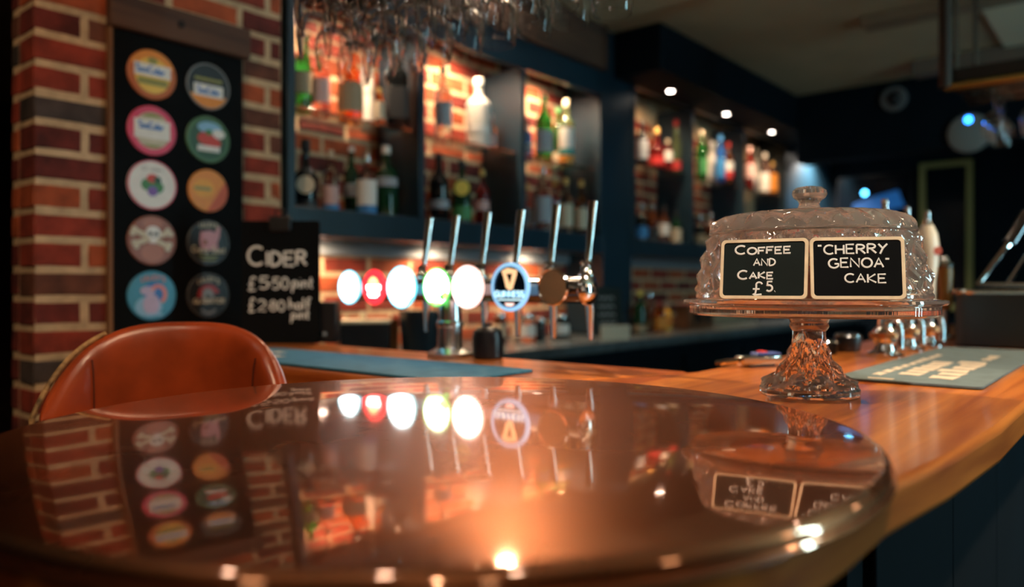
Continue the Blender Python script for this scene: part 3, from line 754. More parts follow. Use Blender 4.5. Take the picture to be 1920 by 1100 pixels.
def font_badge(v, dia, face, em, deco, lab):
    """round illuminated badge facing the customers (-u)"""
    o = Vector(Lc(LU, v, RZ)); r = dia/2
    M = T(*o) @ Matrix.Rotation(-PI/2, 4, 'Y')           # local +z -> -u ; local y -> v ; local x -> up
    b = MB().lathe([(0, -.014), (r*.55, -.014), (r*.85, -.006), (r*.985, .001), (r, .004), (r-.003, .007), (r-.0055, .004), (0, .004)], 48, M=M).build('badge', CHROME if em is None else face[1], t)
    b['label'] = lab
    MB().tube([tuple(o+Vector((.0142, 0, 0))), tuple(o+Vector((.045, 0, 0)))], .010, 12).build('stalk', CHROME, b)
    MB().lathe([(0, .0046), (r-.0055, .0046), (r-.0058, .0056), (0, .0075)], 48, M=M).build('lens', face[0], b)
    for k, (mt, pts) in enumerate(deco):                 # flat marks: coordinates (right, up) as a customer sees them
        n = len(pts); y0 = .0080+.0003*k
        vs = [M @ Vector((z*r, -x*r, y0)) for x, z in pts]+[M @ Vector((z*r, -x*r, .0045)) for x, z in pts]
        MB().add(vs, [tuple(range(n-1, -1, -1))]+[(i, (i+1) % n, n+(i+1) % n, n+i) for i in range(n)]).build('mark', mt, b, smooth=0)
    return b, M, r
def EM(name, col, s): return P('lit_'+name, tuple(min(.9, c) for c in col), .4, emit=col, es=s)
LW = EM('white', (.92, 1.0, 1.0), 4.5); LC = EM('cyan', (.18, .72, .90), 1.1); LR = EM('red', (1.0, .035, .05), .9); LG = EM('green', (.10, .62, .12), .8); LB = EM('blue', (.30, .62, .95), .55)
LC2 = EM('pale_cyan', (.60, .90, 1.0), .8); LGD = EM('gold', (1.0, .62, .32), .6); LBK = P('lit_face_black', (.004, .010, .018), .25); LY = EM('lime', (.55, .90, .15), 1.6); LPK = EM('pale_rose', (.95, .62, .55), 1.0); LOR = EM('amber', (1.0, .45, .18), 2.2); LDB = EM('deep_blue', (.03, .22, .42), .5)
font_badge(1.497, .082, (LW, LC), 1, [], 'white lit round badge nearest the chalkboard')
font_badge(1.405, .084, (LR, LR), 1, [(LW, [(-.52, .12), (.58, .12), (.58, -.16), (.40, -.22), (.48, -.40), (.25, -.56), (-.25, -.56), (-.42, -.40), (-.34, -.22), (-.52, -.14)]), (LOR, [(-.42, .18), (.45, .18), (.28, .46), (0, .58), (-.26, .46)])], 'red lit round badge with a white panel')
font_badge(1.311, .097, (LW, LC), 1, [(LC, [(.35, -.88), (.62, -.70), (.80, -.42), (.60, -.60)])], 'large white lit round badge with a cyan edge')
font_badge(1.198, .086, (LW, LG), 1, [(LG, [(.20, -.46), (.66, -.22), (.78, -.05), (.74, -.40), (.50, -.72)]), (LGD, [(-.40, -.72), (.35, -.76), (.38, -.88), (-.30, -.84)]), (LY, [(.55, -.35), (.80, -.25), (.82, -.45), (.60, -.62)])], 'white and green lit round badge over the pillar')
font_badge(1.107, .092, (LW, LPK), 1, [], 'plain white lit round badge with a rosy edge')
gb, gM, gr = font_badge(.989, .098, (LBK, LB), 1, [], 'black lit round badge with a golden harp and a pale blue ring')
def gmark(name, mt, pts, k):
    n = len(pts); vs = [gM @ Vector((z*gr, -x*gr, .0080+.0003*k)) for x, z in pts]+[gM @ Vector((z*gr, -x*gr, .0045)) for x, z in pts]
    MB().add(vs, [tuple(range(n-1, -1, -1))]+[(i, (i+1) % n, n+(i+1) % n, n+i) for i in range(n)]).build(name, mt, gb, smooth=0)
n = 48
o_ = arc(0, 0, .99, .99, 0, 352.5, 47); i_ = arc(0, 0, .84, .84, 0, 352.5, 47)
MB().add([gM @ Vector((z*gr, -x*gr, .0082)) for x, z in o_]+[gM @ Vector((z*gr, -x*gr, .0085)) for x, z in i_], [(i, n+i, n+(i+1) % n, (i+1) % n) for i in range(n)]).build('ring', LB, gb, smooth=0)
gmark('harp', LGD, [(-.42, .66), (-.10, .78), (.38, .68), (.34, .44), (.16, -.08), (.0, -.14), (-.18, -.02), (-.30, .40)], 1)
gmark('harp_opening', LBK, [(-.14, .54), (.16, .54), (.04, .12)], 3)
gmark('name_band', LDB, [(-.80, -.16), (.80, -.16), (.80, -.42), (-.80, -.42)], 0)
Lm = MB(); letters(Lm, 'GUINNESS', -.76*gr, -.41*gr, .24*gr, w=1.52*gr, stroke=.12, y=0)
Lm.v = [tuple(gM @ Vector((z, -x, .0090-y))) for x, y, z in Lm.v]; Lm.build('lettering', LC2, gb, smooth=0)
gmark('underline', LC2, [(-.62, -.50), (.62, -.50), (.60, -.55), (-.60, -.55)], 2); gmark('base_mark', LPK, [(-.25, -.66), (.25, -.66), (.12, -.78), (-.12, -.78)], 2)
# seventh badge: unlit amber glass disc with chrome rim
b7, _, _ = font_badge(.884, .074, (P('amber_glass', (.85, .62, .38), .05, trans=.8), CHROME), None, [], 'unlit glass badge with chrome rim')
def tap(v, top, lean, lab=None):
    b = Vector(Lc(1.272, v, RZ))
    f = MB().lathe([(0, -.030), (.012, -.030), (.0145, -.020), (.0145, .012), (.017, .016), (.017, .024), (.012, .030), (.010, .042), (.013, .046), (.009, .052), (0, .052)], 20, M=T(*b)).build('tap_body', CHROME, t)
    MB().tube([tuple(b+Vector((.006, 0, .05))), tuple(b+Vector((.006+lean*.5, 0, .05+(top-RZ-.05)*.5))), tuple(b+Vector((.006+lean, 0, top-RZ)))], [.0068, .0085, .0105], 14).build('handle', CHROME, f)
    MB().tube([tuple(b+Vector((.008, 0, -.015))), tuple(b+Vector((.014, 0, -.045))), tuple(b+Vector((.014, 0, -.105)))], [.010, .009, .0055], 12).build('spout', CHROME, f)
    return f
for k, v in enumerate((1.328, 1.240, 1.143, 1.047, .953, .862)):
    _, z = on_u(800, 1.29); zz = (1.29*CT+v*ST)
    tap(v, hgt((410, 405, 399, 395, 385, 378)[k], zz), .020)
tp = thing('drip_bucket', 'small black round tub behind the font pillar on the bar', 'tub', (1.262, 1.112, WZ+.0004))
MB().lathe([(0, 0), (.030, 0), (.0335, .004), (.034, .044), (.031, .059), (.022, .067), (0, .070)], 28).build('body', BLACKP, tp)
MB().lathe([(0, .0703), (.008, .0703), (.008, .076), (0, .077)], 14).build('knob', BLACKP, tp)

# ------------------------------------------------ bottles
def bottle_profile(kind):
    return {
     'spirit': [(0, 0), (.92, 0), (1, .012), (1, .60), (.96, .64), (.72, .69), (.42, .73), (.34, .76), (.32, .90), (.36, .905), (.36, .93), (0, .93)],
     'wine': [(0, 0), (.94, 0), (1, .012), (1, .56), (.97, .61), (.80, .67), (.50, .73), (.36, .78), (.33, .86), (.33, .955), (.38, .957), (.38, .975), (0, .975)],
     'square': [(0, 0), (.95, 0), (1, .01), (1, .55), (.98, .60), (.80, .66), (.40, .70), (.36, .74), (.35, .88), (0, .88)],
     'squat': [(0, 0), (.90, 0), (1, .03), (1, .42), (.93, .50), (.60, .58), (.34, .64), (.28, .72), (.28, .86), (.33, .87), (.33, .90), (0, .90)],
     'slim': [(0, 0), (.92, 0), (1, .01), (1, .52), (.92, .58), (.62, .68), (.42, .78), (.36, .90), (.40, .91), (.40, .93), (0, .93)],
    }[kind]
CAPR = {'spirit': .40, 'wine': .39, 'square': .42, 'squat': .38, 'slim': .44}
GL = {
 'green': P('bottle_green', (.03, .30, .06), .03, trans=.9, ior=1.36), 'dark': P('bottle_black', (.006, .007, .008), .09), 'clear': P('bottle_clear', (.95, .96, .95), .02, trans=1, ior=1.34),
 'amber': P('bottle_amber', (.85, .22, .02), .03, trans=.95, ior=1.36), 'rose': P('bottle_rose', (.90, .55, .48), .03, trans=.95, ior=1.36), 'white': P('bottle_white', (.58, .56, .52), .35), 'blue': P('bottle_blue', (.04, .20, .70), .05, trans=.7, ior=1.36),
 'deepgreen': P('bottle_deep_green', (.010, .055, .022), .06, trans=.3, ior=1.4), 'red': P('bottle_dark_red', (.20, .012, .012), .06, trans=.5, ior=1.36), 'yellow': P('bottle_yellow', (.85, .42, .03), .15), 'brown': P('bottle_brown', (.12, .035, .012), .06, trans=.4, ior=1.36), 'pgreen': P('bottle_pale_green', (.55, .70, .35), .04, trans=.9, ior=1.36)}
LBm = {'white': P('label_white', (.78, .76, .72), .6), 'cream': P('label_cream', (.60, .50, .36), .6), 'grey': P('label_grey', (.34, .36, .40), .6), 'black': P('label_black', (.015, .015, .018), .5), 'blue': P('label_blue', (.03, .20, .50), .5), 'orange': P('label_orange', (.80, .28, .03), .5), 'red': P('label_red', (.55, .03, .03), .5), 'pink': P('label_pink', (.60, .38, .36), .6), 'teal': P('label_teal', (.03, .30, .28), .5), 'yellow': P('label_yellow', (.78, .58, .10), .5), 'gold': P('label_gold', (.65, .42, .14), .35, .6), 'tan': P('label_tan', (.34, .26, .16), .6), 'green': P('label_green', (.05, .25, .08), .5), 'silver': P('cap_silver', (.7, .7, .7), .25, 1.0)}
def bottle(px, v, zb, ytop, wpx, kind, glass, label, cap, bands=(('white', .14, .46),), emblem=None, group='bottles on the shelves', h=None):
    u, z = on_v(px, v)
    H = h or max(.12, (hgt(ytop, z)-zb)); r = wpx*z/FPX/2
    t = thing('bottle', label, 'bottle', (u, v, zb+.0004), math.atan2(-v, -u), group)      # local +x looks at the room
    pr = bottle_profile(kind)
    M = None
    disp = None
    if kind == 'square':
        disp = lambda i, a, rr, zz: (rr*(min(1.30, 1/max(abs(math.cos(a)), abs(math.sin(a))))*.90-1) if rr > r*.6 else 0)
    MB().lathe([(a*r, b*H) for a, b in pr], 24, disp=disp).build('body', GL[glass], t, smooth=40)
    top = pr[-1][1]; cr = CAPR[kind]*r
    MB().lathe([(0, top*H-.14*H*0-.0), (cr, top*H-.012), (cr, top*H), (cr, H-.003), (cr*.9, H), (0, H)], 18).build('cap', LBm[cap], t)
    for (c, z0, z1) in bands:
        rr = max(a for a, b in pr)*r*1.006+.0006
        MB().lathe([(rr, z0*H), (rr+.0004, z0*H), (rr+.0004, z1*H), (rr, z1*H)], 18, a0=R(-80), a1=R(80), closed=True, disp=disp).build('label', LBm[c], t, smooth=60)
    if emblem:
        c, ez, er = emblem
        rr = r*1.03+.001
        MB().lathe([(0, 0), (er*r, 0), (er*r, .003), (0, .003)], 24, M=T(rr, 0, ez*H) @ Matrix.Rotation(PI/2, 4, 'Y')).build('emblem', LBm[c], t)
    return t
V1, V2 = 2.27, 2.31
G1 = 'bottles in the leftmost bay'; G2 = 'bottles in the middle left bay'; G3 = 'bottles in the third bay'; G4 = 'bottles in the bay right of the column'; G5 = 'bottles in the fifth bay'; G6 = 'bottles in the farthest bay'
B = bottle
# leftmost bay, glass shelf
B(566, V1, ZU, 66, 36, 'wine', 'green', 'green bottle with a pale label, leftmost on the upper glass shelf', 'green', (('tan', .22, .50),), group=G1)
B(601, V1, ZU, 88, 34, 'spirit', 'rose', 'rosy bottle with a pink label beside the green bottle, leftmost bay', 'cream', (('pink', .16, .52),), group=G1)
B(657, V1-.01, ZU, 62, 47, 'squat', 'amber', 'squat amber whisky bottle with a tan label, upper shelf of leftmost bay', 'black', (('tan', .08, .42),), group=G1)
B(690, V2+.02, ZU, 92, 24, 'slim', 'white', 'slim white bottle behind the amber whisky bottle', 'cream', (('white', .1, .4),), group=G1)
B(745, 2.205, ZU, 84, 46, 'square', 'dark', 'square black-labelled whiskey bottle at the right of the leftmost bay', 'black', (('black', .08, .46),), group=G1)
B(712, 2.21, ZU, 190, 18, 'slim', 'amber', 'tiny white-labelled miniature bottle beside the square black bottle', 'gold', (('cream', .1, .6),), group=G1, h=.13)
# leftmost bay, bottom shelf
B(573, V1-.02, ZB1, 262, 46, 'squat', 'dark', 'black bottle with a round cream emblem on the lowest shelf', 'black', (('black', .05, .15),), ('cream', .36, .72), group=G1)
B(620, V1-.02, ZB1, 282, 30, 'spirit', 'clear', 'small clear bottle with a pink and blue label, lowest shelf of leftmost bay', 'cream', (('pink', .16, .44), ('blue', .06, .15)), group=G1)
B(659, V2+.02, ZB1, 276, 29, 'wine', 'deepgreen', 'dark green bottle with a white cap beside the blue-based bottle', 'white', (('grey', .30, .48),), group=G1)
B(688, 2.232, ZB1, 288, 36, 'spirit', 'clear', 'clear bottle with a white label over a blue base, lowest shelf', 'silver', (('white', .18, .58), ('blue', .06, .175)), group=G1)
B(724, V1-.03, ZB1, 274, 42, 'spirit', 'deepgreen', 'green gin bottle with a white cap and pale band, lowest shelf', 'white', (('grey', .44, .56),), group=G1)
# middle left bay
B(831, V1, ZU, 124, 32, 'spirit', 'clear', 'tall clear bottle with a black stopper on the middle glass shelf', 'black', (('grey', .18, .50),), group=G2)
B(897, V1, ZU, 148, 46, 'spirit', 'white', 'frosted white bottle standing on the middle glass shelf', 'white', (('white', .2, .3),), group=G2)
B(921, V1+.02, ZU, 214, 20, 'spirit', 'rose', 'small pink bottle behind the frosted white bottle', 'pink', (('pink', .15, .45),), group=G2)
B(823, V1, ZB1, 288, 38, 'wine', 'dark', 'dark bottle without bright label, left on the lowest shelf of the middle bay', 'black', (('grey', .22, .34),), group=G2)
B(866, V1-.02, ZB1, 302, 36, 'spirit', 'deepgreen', 'green bottle with a round yellow emblem, lowest shelf of the middle bay', 'black', (('green', .1, .3),), ('yellow', .57, .78), group=G2)
B(904, V1-.02, ZB1, 318, 26, 'spirit', 'red', 'dark red bottle with a gold cap, lowest shelf of the middle bay', 'gold', (('pink', .30, .46),), group=G2)
# third bay
B(1020, V1-.01, ZU, 180, 32, 'wine', 'green', 'green bottle with a grey label on the third bay glass shelf', 'green', (('grey', .12, .46),), group=G3)
B(1046, V2+.02, ZU, 204, 22, 'wine', 'green', 'green bottle half hidden behind the cork-stoppered bottle', 'green', (('cream', .05, .25),), group=G3)
B(1062, V1-.03, ZU, 188, 28, 'spirit', 'pgreen', 'clear cork-stoppered bottle with a white, teal and orange label', 'cream', (('white', .24, .56), ('teal', .14, .235), ('orange', .04, .135)), group=G3)
B(990, V1+.03, ZU, 225, 16, 'spirit', 'blue', 'slim blue bottle at the left of the third bay glass shelf', 'black', (('grey', .2, .4),), group=G3)
B(988, V2, ZB1, 345, 24, 'spirit', 'clear', 'clear bottle at the left of the third bay lowest shelf', 'gold', (('grey', .2, .5),), group=G3)
B(1018, V1-.04, ZB1, 312, 34, 'spirit', 'clear', 'tall clear bottle with a pale label, lowest shelf of the third bay', 'silver', (('grey', .16, .54),), group=G3)
B(1041, V2, ZB1, 338, 24, 'spirit', 'red', 'red bottle with a gold cap between clear bottles, third bay', 'gold', (('tan', .2, .4),), group=G3)
B(1061, V1-.04, ZB1, 334, 26, 'spirit', 'clear', 'clear bottle with gold cap and cream label, lowest shelf of third bay', 'gold', (('cream', .14, .54),), group=G3)
B(1090, V1-.02, ZB1, 338, 24, 'spirit', 'brown', 'brown bottle with a tall gold cap, rightmost on the third bay lowest shelf', 'gold', (('cream', .14, .50),), group=G3)
# bay right of the column
B(1203, V1, ZUR, 226, 24, 'spirit', 'dark', 'dark bottle with a silver label, upper shelf right of the column', 'black', (('grey', .14, .56),), group=G4)
B(1231, V1, ZUR, 240, 30, 'squat', 'red', 'squat dark red bottle on the upper shelf right of the column', 'gold', (('red', .1, .3),), group=G4)
B(1252, V1-.03, ZUR, 262, 18, 'spirit', 'red', 'red bottle with a white label on the upper shelf right of the column', 'cream', (('white', .3, .62),), group=G4)
B(1268, V1-.03, ZUR, 226, 18, 'slim', 'pgreen', 'slim pale green bottle on the upper shelf right of the column', 'red', (('red', .05, .22),), group=G4)
B(1202, V1, ZB1, 380, 26, 'spirit', 'dark', 'dark bottle with a blue label, lower shelf right of the column', 'silver', (('blue', .12, .4),), group=G4)
B(1224, V1, ZB1, 384, 22, 'wine', 'brown', 'brown bottle with silver neck, lower shelf right of the column', 'silver', (('black', .1, .4),), group=G4)
B(1245, V1, ZB1, 388, 22, 'spirit', 'brown', 'brown bottle with a white label, lower shelf right of the column', 'black', (('white', .25, .55),), group=G4)
B(1268, V1-.03, ZB1, 398, 20, 'spirit', 'deepgreen', 'green bottle with a cream label, lower shelf right of the column', 'black', (('cream', .1, .5),), group=G4)
# fifth bay
B(1315, V1, ZUR, 246, 22, 'wine', 'green', 'pale-topped green bottle at the left of the fifth bay', 'cream', (('green', .12, .42),), group=G5)
B(1336, 2.33, ZUR, 266, 30, 'spirit', 'white', 'wide frosted white bottle in the fifth bay', 'white', (('white', .2, .4),), group=G5)
B(1351, 2.21, ZUR, 254, 18, 'spirit', 'blue', 'blue-capped blue bottle in the fifth bay', 'blue', (('blue', .1, .5),), group=G5)
B(1366, 2.20, ZUR, 268, 18, 'spirit', 'brown', 'red-capped bottle with a red and white label in the fifth bay', 'red', (('red', .12, .30), ('white', .30, .52)), group=G5)
B(1312, V1, ZB1, 402, 22, 'spirit', 'dark', 'dark bottle on the lower shelf of the fifth bay', 'silver', (('tan', .15, .4),), group=G5)
B(1333, V1, ZB1, 400, 22, 'wine', 'brown', 'brown silver-capped bottle on the lower shelf of the fifth bay', 'silver', (('cream', .1, .3),), group=G5)
# farthest bay
B(1405, V1, ZUR, 276, 18, 'spirit', 'red', 'red bottle at the left of the farthest bay', 'pink', (('pink', .3, .6),), group=G6)
B(1419, V2+.04, ZUR, 278, 18, 'spirit', 'white', 'white bottle behind others in the farthest bay', 'white', (('white', .2, .5),), group=G6)
B(1434, V1-.05, ZUR, 288, 18, 'spirit', 'rose', 'pale bottle with a white label and white cap in the farthest bay', 'white', (('white', .05, .5),), group=G6)
B(1449, V1-.065, ZUR, 304, 18, 'spirit', 'brown', 'amber bottle with an orange label, rightmost in the farthest bay', 'gold', (('orange', .08, .62),), group=G6)
# on the back counter, right of the column
GC = 'bottles on the back counter'
B(1200, 2.10, CTZ, 545, 26, 'spirit', 'deepgreen', 'dark bottle with a tall yellow cap on the back counter', 'yellow', (('tan', .05, .2),), group=GC)
B(1219, 2.17, CTZ, 548, 18, 'slim', 'rose', 'slim pale bottle beside the yellow-capped bottle on the back counter', 'silver', (('tan', .1, .3),), group=GC)
B(1236, 2.08, CTZ, 565, 22, 'spirit', 'amber', 'amber bottle with a red cap on the back counter', 'red', (('orange', .1, .5),), group=GC)
B(1250, 2.19, CTZ, 568, 20, 'spirit', 'yellow', 'orange bottle with a pink cap beside the wooden crate', 'pink', (('orange', .1, .5),), group=GC)
u, z = on_v(1290, 2.1)
t = thing('wooden_crate', 'small wooden crate with two dark openings on the back counter', 'crate', (u+.09, 2.05, CTZ+.0004))
WCR = wood_mat('crate_wood', (.26, .10, .04), (.14, .05, .02), 0, .6, 0)
MB().box(-.15, .17, .012, .10, 0, .14).build('body', WCR, t, bevel=.003)
for x in (-.085, .045): MB().box(x, x+.08, .004, .0115, .035, .105).build('opening', BLACKP, t, bevel=.002)
MB().box(-.16, .18, .0, .11, .1405, .150).build('lid', P('pink_cloth', (.40, .12, .12), .8), t, bevel=.003)
# things on the back counter beneath the left shelving
u, z = on_v(680, 2.12)
t = thing('counter_bin', 'black box with a pale wooden lid under the first tap badges', 'box', (u, 2.12, CTZ+.0004), R(-30))
MB().box(-.085, .085, -.05, .05, 0, .118).build('body', BLACKP, t, bevel=.004)
MB().box(-.09, .09, -.055, .055, .1185, .130).build('lid', CREAMF, t, bevel=.003)
MB().lathe([(0, .1302), (.009, .1302), (.012, .145), (.008, .156), (0, .158)], 16).build('knob', CREAMF, t)
u, z = on_v(736, 2.10)
t = thing('copper_mug', 'tall copper mug on the back counter beside the black box', 'mug', (u, 2.10, CTZ+.0004))
COPP = P('plain_copper', (.60, .24, .10), .3, 1.0)
MB().lathe([(0, 0), (.020, 0), (.022, .004), (.024, .13), (.022, .13), (.020, .006), (0, .006)], 24).build('cup', COPP, t)
MB().tube([(.023, 0, .10), (.045, 0, .095), (.045, 0, .045), (.023, 0, .035)], .004).build('handle', COPP, t)
u, z = on_v(786, 2.00)
t = thing('ice_bucket', 'round black ice bucket on the back counter below the large white badge', 'bucket', (u, 1.99, CTZ+.0004))
MB().lathe([(0, 0), (.062, 0), (.068, .006), (.078, .15), (.081, .152), (.081, .160), (.075, .160), (.066, .010), (0, .010)], 32).build('body', P('bucket_navy', (.010, .022, .034), .3), t)
MB().tube([(-.079, 0, .155)]+[(-.079*math.cos(a), 0, .155+.05*math.sin(a)) for a in [i*PI/10 for i in range(1, 10)]]+[(.079, 0, .155)], .003).build('handle', CHROME, t)
for px, ytop, wpx, lab, lc, gm in ((938, 586, 24, 'cream', 'brown', 'tan straws jar'), (985, 588, 40, 'white', 'clear', 'a'), (1013, 596, 22, 'black', 'dark', 'b'), (1050, 590, 36, 'white', 'dark', 'c')):
    u, z = on_v(px, 2.16)
    t = thing('storage_jar', {'tan straws jar': 'narrow brown jar with a cream label on the back counter', 'a': 'wide clear jar with a white label on the back counter', 'b': 'small black jar between the two white-labelled jars', 'c': 'dark jar with a white label, nearest the chalk card'}[gm], 'jar', (u, 2.16, CTZ+.0004), math.atan2(-2.16, -u), 'jars on the back counter')
    H = max(.10, hgt(ytop, z)-CTZ); r = wpx*z/FPX/2
    MB().lathe([(0, 0), (r*.95, 0), (r, .006), (r, H*.78), (r*.86, H*.86), (0, H*.86)], 24).build('body', GL[lc], t)
    MB().lathe([(0, H*.861), (r*.9, H*.861), (r*.9, H*.98), (r*.85, H), (0, H)], 24).build('lid', LBm['silver'], t)
    MB().lathe([(r+.001, H*.2), (r+.0015, H*.2), (r+.0015, H*.62), (r+.001, H*.62)], 14, a0=R(-70), a1=R(70), closed=True).build('label', LBm[lab], t)
u, z = on_v(1147, 2.10)
t = thing('chalk_card', 'dark chalk card with faint grey scribbles leaning on the navy column', 'sign', (u+.0, 2.115, CTZ+.0005), R(-6)); t.rotation_euler = (R(-8), 0, R(-16))
MB().prism(rrect(-.10, .10, 0, .245, .02), 0, .006, M=Matrix.Rotation(PI/2, 4, 'X')).build('board', SLATE, t)
for k in range(4): MB().tube([(-.06+.012*i, -.0068, .19-.042*k+.006*math.sin(i*1.9+k)) for i in range(10)], .0035, 6, squash=((0, -1, 0), .3)).build('scribble', P('dusty_chalk', (.30, .32, .32), .8), t)
u, z = on_v(1147, 1.95)
t = thing('price_card', 'blank cream card standing on the back counter in front of the chalk card', 'card', (u, 1.93, CTZ+.0004), R(-28))
MB().box(-.078, .078, -.002, .002, 0, .066).build('card', LBm['cream'], t, bevel=.001, smooth=0)
MB().box(-.07, .07, .0025, .04, 0, .004).build('stand', BLACKP, t)

# ------------------------------------------------ hanging wine glasses and their rack over the left run
GZ = CZ+.50                      # rim height
def glass_rack(name, label, u0, u1, v0, v1, zr, rows_u, ztop, along_v=True, m=TIMBER, rm=BRASS):
    t = thing(name, label, 'glass rack', ((u0+u1)/2, (v0+v1)/2, zr))
    c = Vector(((u0+u1)/2, (v0+v1)/2, zr))
    for a, b in ((u0, u0+.03), (u1-.03, u1)): MB().box(a-c.x, b-c.x, v0-c.y, v1-c.y, .02, .07).build('side_board', m, t, bevel=.003)
    for a, b in ((v0, v0+.03), (v1-.03, v1)): MB().box(u0+.0305-c.x, u1-.0305-c.x, a-c.y, b-c.y, .02, .07).build('end_board', m, t, bevel=.003)
    for q in rows_u:
        for s in (-1, 1):
            e = q+s*.018
            if along_v: MB().tube([(e-c.x, v0-c.y, .008), (e-c.x, v1-c.y, .008)], .005, 8).build('rail', rm, t)
            else: MB().tube([(u0-c.x, e-c.y, .008), (u1-c.x, e-c.y, .008)], .005, 8).build('rail', BRASS, t)
    for a in (u0+.015, u1-.015):
        for b in (v0+.015, v1-.015): MB().tube([(a-c.x, b-c.y, .07), (a-c.x, b-c.y, ztop-zr)], .008, 10).build('hanger', DCHROME, t)
    return t
def wine_glass(H, rb, rr):
    """upside down: rim at z=0, foot on top; returns a prototype"""
    t = thing('wine_glass', 'x', 'wine glass')
    th_ = .0011; bh_ = H*.50
    o = [(rr, 0)] + [(rr+(rb-rr)*math.sin(q*PI/2), q*bh_*.55) for q in (.25, .5, .75, 1)] + [(rb*math.cos(q*PI/2*.95)+.004*q, bh_*.55+bh_*.45*math.sin(q*PI/2)) for q in (.25, .5, .75, .9, 1)]
    i_ = [(max(.0, x-th_), z-(.0012 if k > 4 else 0)) for k, (x, z) in enumerate(o)]; i_[-1] = (0, i_[-1][1])
    prof = o + [(0, bh_+.0005)]
    MB().lathe(o[:-1]+[(.0055, bh_)]+[(0, bh_)]+[(0, bh_-.004)]+i_[:-1][::-1]+[(rr, 0)], 28).build('bowl', GLASS, t, smooth=60)
    MB().lathe([(0, bh_+.0003), (.0050, bh_+.0003), (.0036, bh_+.012), (.0034, H*.88), (.0060, H-.006), (0, H-.006)], 12).build('stem', GLASS, t, smooth=60)
    MB().lathe([(0, H-.0055), (.010, H-.005), (rb*.88, H-.0022), (rb*.90, H-.001), (rb*.88, H), (0, H)], 28).build('foot', GLASS, t, smooth=60)
    return t
ROWS = (.93, 1.022, 1.114, 1.206)
H0 = .20
gp = [wine_glass(H0, .041, .033), wine_glass(H0, .038, .033), wine_glass(H0, .043, .035), wine_glass(H0, .040, .036)]
used = [False]*4
RG = CZ+.50+H0-.0055-.013
glass_rack('glass_rack', 'timber and brass glass rack hanging over the bar in front of the shelving', .88, 1.27, .62, 1.58, RG, ROWS, CEZ, rm=DCHROME)
def hang(proto, u, v, z, label, group):
    g = gp[proto] if not used[proto] else copy_tree(gp[proto]); used[proto] = True
    g.location = (u, v, z); g.rotation_euler = (0, 0, random.uniform(0, 6)); g['label'] = label; g['group'] = group
    return g
for ri, u in enumerate(ROWS):
    for k in range(12):
        v = .72+k*.092+(.04 if ri % 2 else 0)
        z = u*CT+v*ST
        if 540-.50*FPX/z < -20 or v > (1.28, 1.42, 1.52, 1.56)[ri]: continue        # out of the frame
        rl = ['clear stemmed glass hanging upside down in the rack row nearest the customers', 'clear narrow stemmed glass hanging upside down in the second rack row from the customers', 'clear wide stemmed glass hanging upside down in the third rack row from the customers', 'clear straight-sided stemmed glass hanging upside down in the rack row above the taps'][ri]
        hang(ri, u, v, GZ, rl, 'glasses in the rack over the taps, row %s' % ('one', 'two', 'three', 'four')[ri])
# second rack over the right run
RZ2 = CZ+.735
glass_rack('glass_rack', 'dark glass rack with a brass rail hanging from the ceiling at far right', 3.22, 3.66, -.35, .57, RZ2, (3.34, 3.46, 3.58), CEZ, m=P('dark_stain', (.02, .014, .010), .6), rm=DCHROME)
MB().tube([(3.205-3.44, -.35-.11, .0), (3.205-3.44, .585-.11, .0)], .014, 12).build('front_rail', BRASS, bpy.data.objects['glass_rack.001'])
MB().tube([(3.205-3.44, .585-.11, .0), (3.205-3.44, .585-.11, CEZ-RZ2)], .022, 12).build('drop_rod', P('dark_steel', (.05, .035, .028), .5, .6), bpy.data.objects['glass_rack.001'])
for k in range(3):
    for j in range(4):
        hang(0, 3.34+.12*k, .45-.12*j, RZ2+.0135-H0+.0053, 'dim clear glass hanging upside down in the far right rack', 'glasses in the far right rack')

# ------------------------------------------------ hand pumps, tub and small items on the right run
PUMPW = P('porcelain_handle', (.85, .80, .68), .25, coat=.5)
def hand_pump(u, v, label, H, body=PUMPW):
    t = thing('hand_pump', label, 'hand pump', (u, v, WZ+.0004), TH-PI/2, 'white-handled hand pumps')
    MB().lathe([(0, 0), (.040, 0), (.040, .006), (.024, .012), (.020, .024), (.026, .034), (.030, .046), (.026, .058), (.016, .066), (.014, .0885), (0, .0885)], 28).build('base', CHROME, t)
    MB().lathe([(.0305, .040), (.033, .042), (.033, .050), (.0305, .052)], 28, closed=True).build('collar', COPP, t)
    MB().tube([(0, -.014, .075), (0, -.04, .085), (0, -.062, .078), (0, -.070, .058), (0, -.070, .020)], .0065, 12).build('spout', CHROME, t)
    z0 = .089
    h = MB().lathe([(0, z0), (.012, z0), (.017, z0+.02), (.020, z0+.09), (.026, z0+.13), (.028, z0+.17), (.024, z0+.205), (.014, z0+.228), (0, z0+.23)], 24).build('handle', body, t)
    MB().lathe([(0, .3193), (.011, .3193), (.009, .328), (.007, .338), (.0085, .346), (.006, .354), (0, .356)], 18).build('finial', CHROME, h)
    MB().lathe([(0, 0), (.011, 0), (.011, .002), (0, .002)], 16, M=T(.012, -.0255, z0+.16) @ Matrix.Rotation(PI/2, 4, 'X')).build('crest', P('pump_crest', (.55, .10, .06), .5), h)
hand_pump(1.885, .465, 'white hand pump half hidden behind the crystal dome', .37)
hand_pump(2.105, .468, 'white hand pump between two others, beside the crystal dome', .37)
hand_pump(2.250, .452, 'white hand pump farthest from the dome, beside the wooden tap handle', .35)
t = thing('tap_handle', 'short wooden tap handle with a chrome cap behind the dark tub', 'tap', (2.63, .48, WZ+.0004))
MB().lathe([(0, 0), (.030, 0), (.030, .008), (.012, .014), (.012, .09), (0, .09)], 20).build('base', CHROME, t)
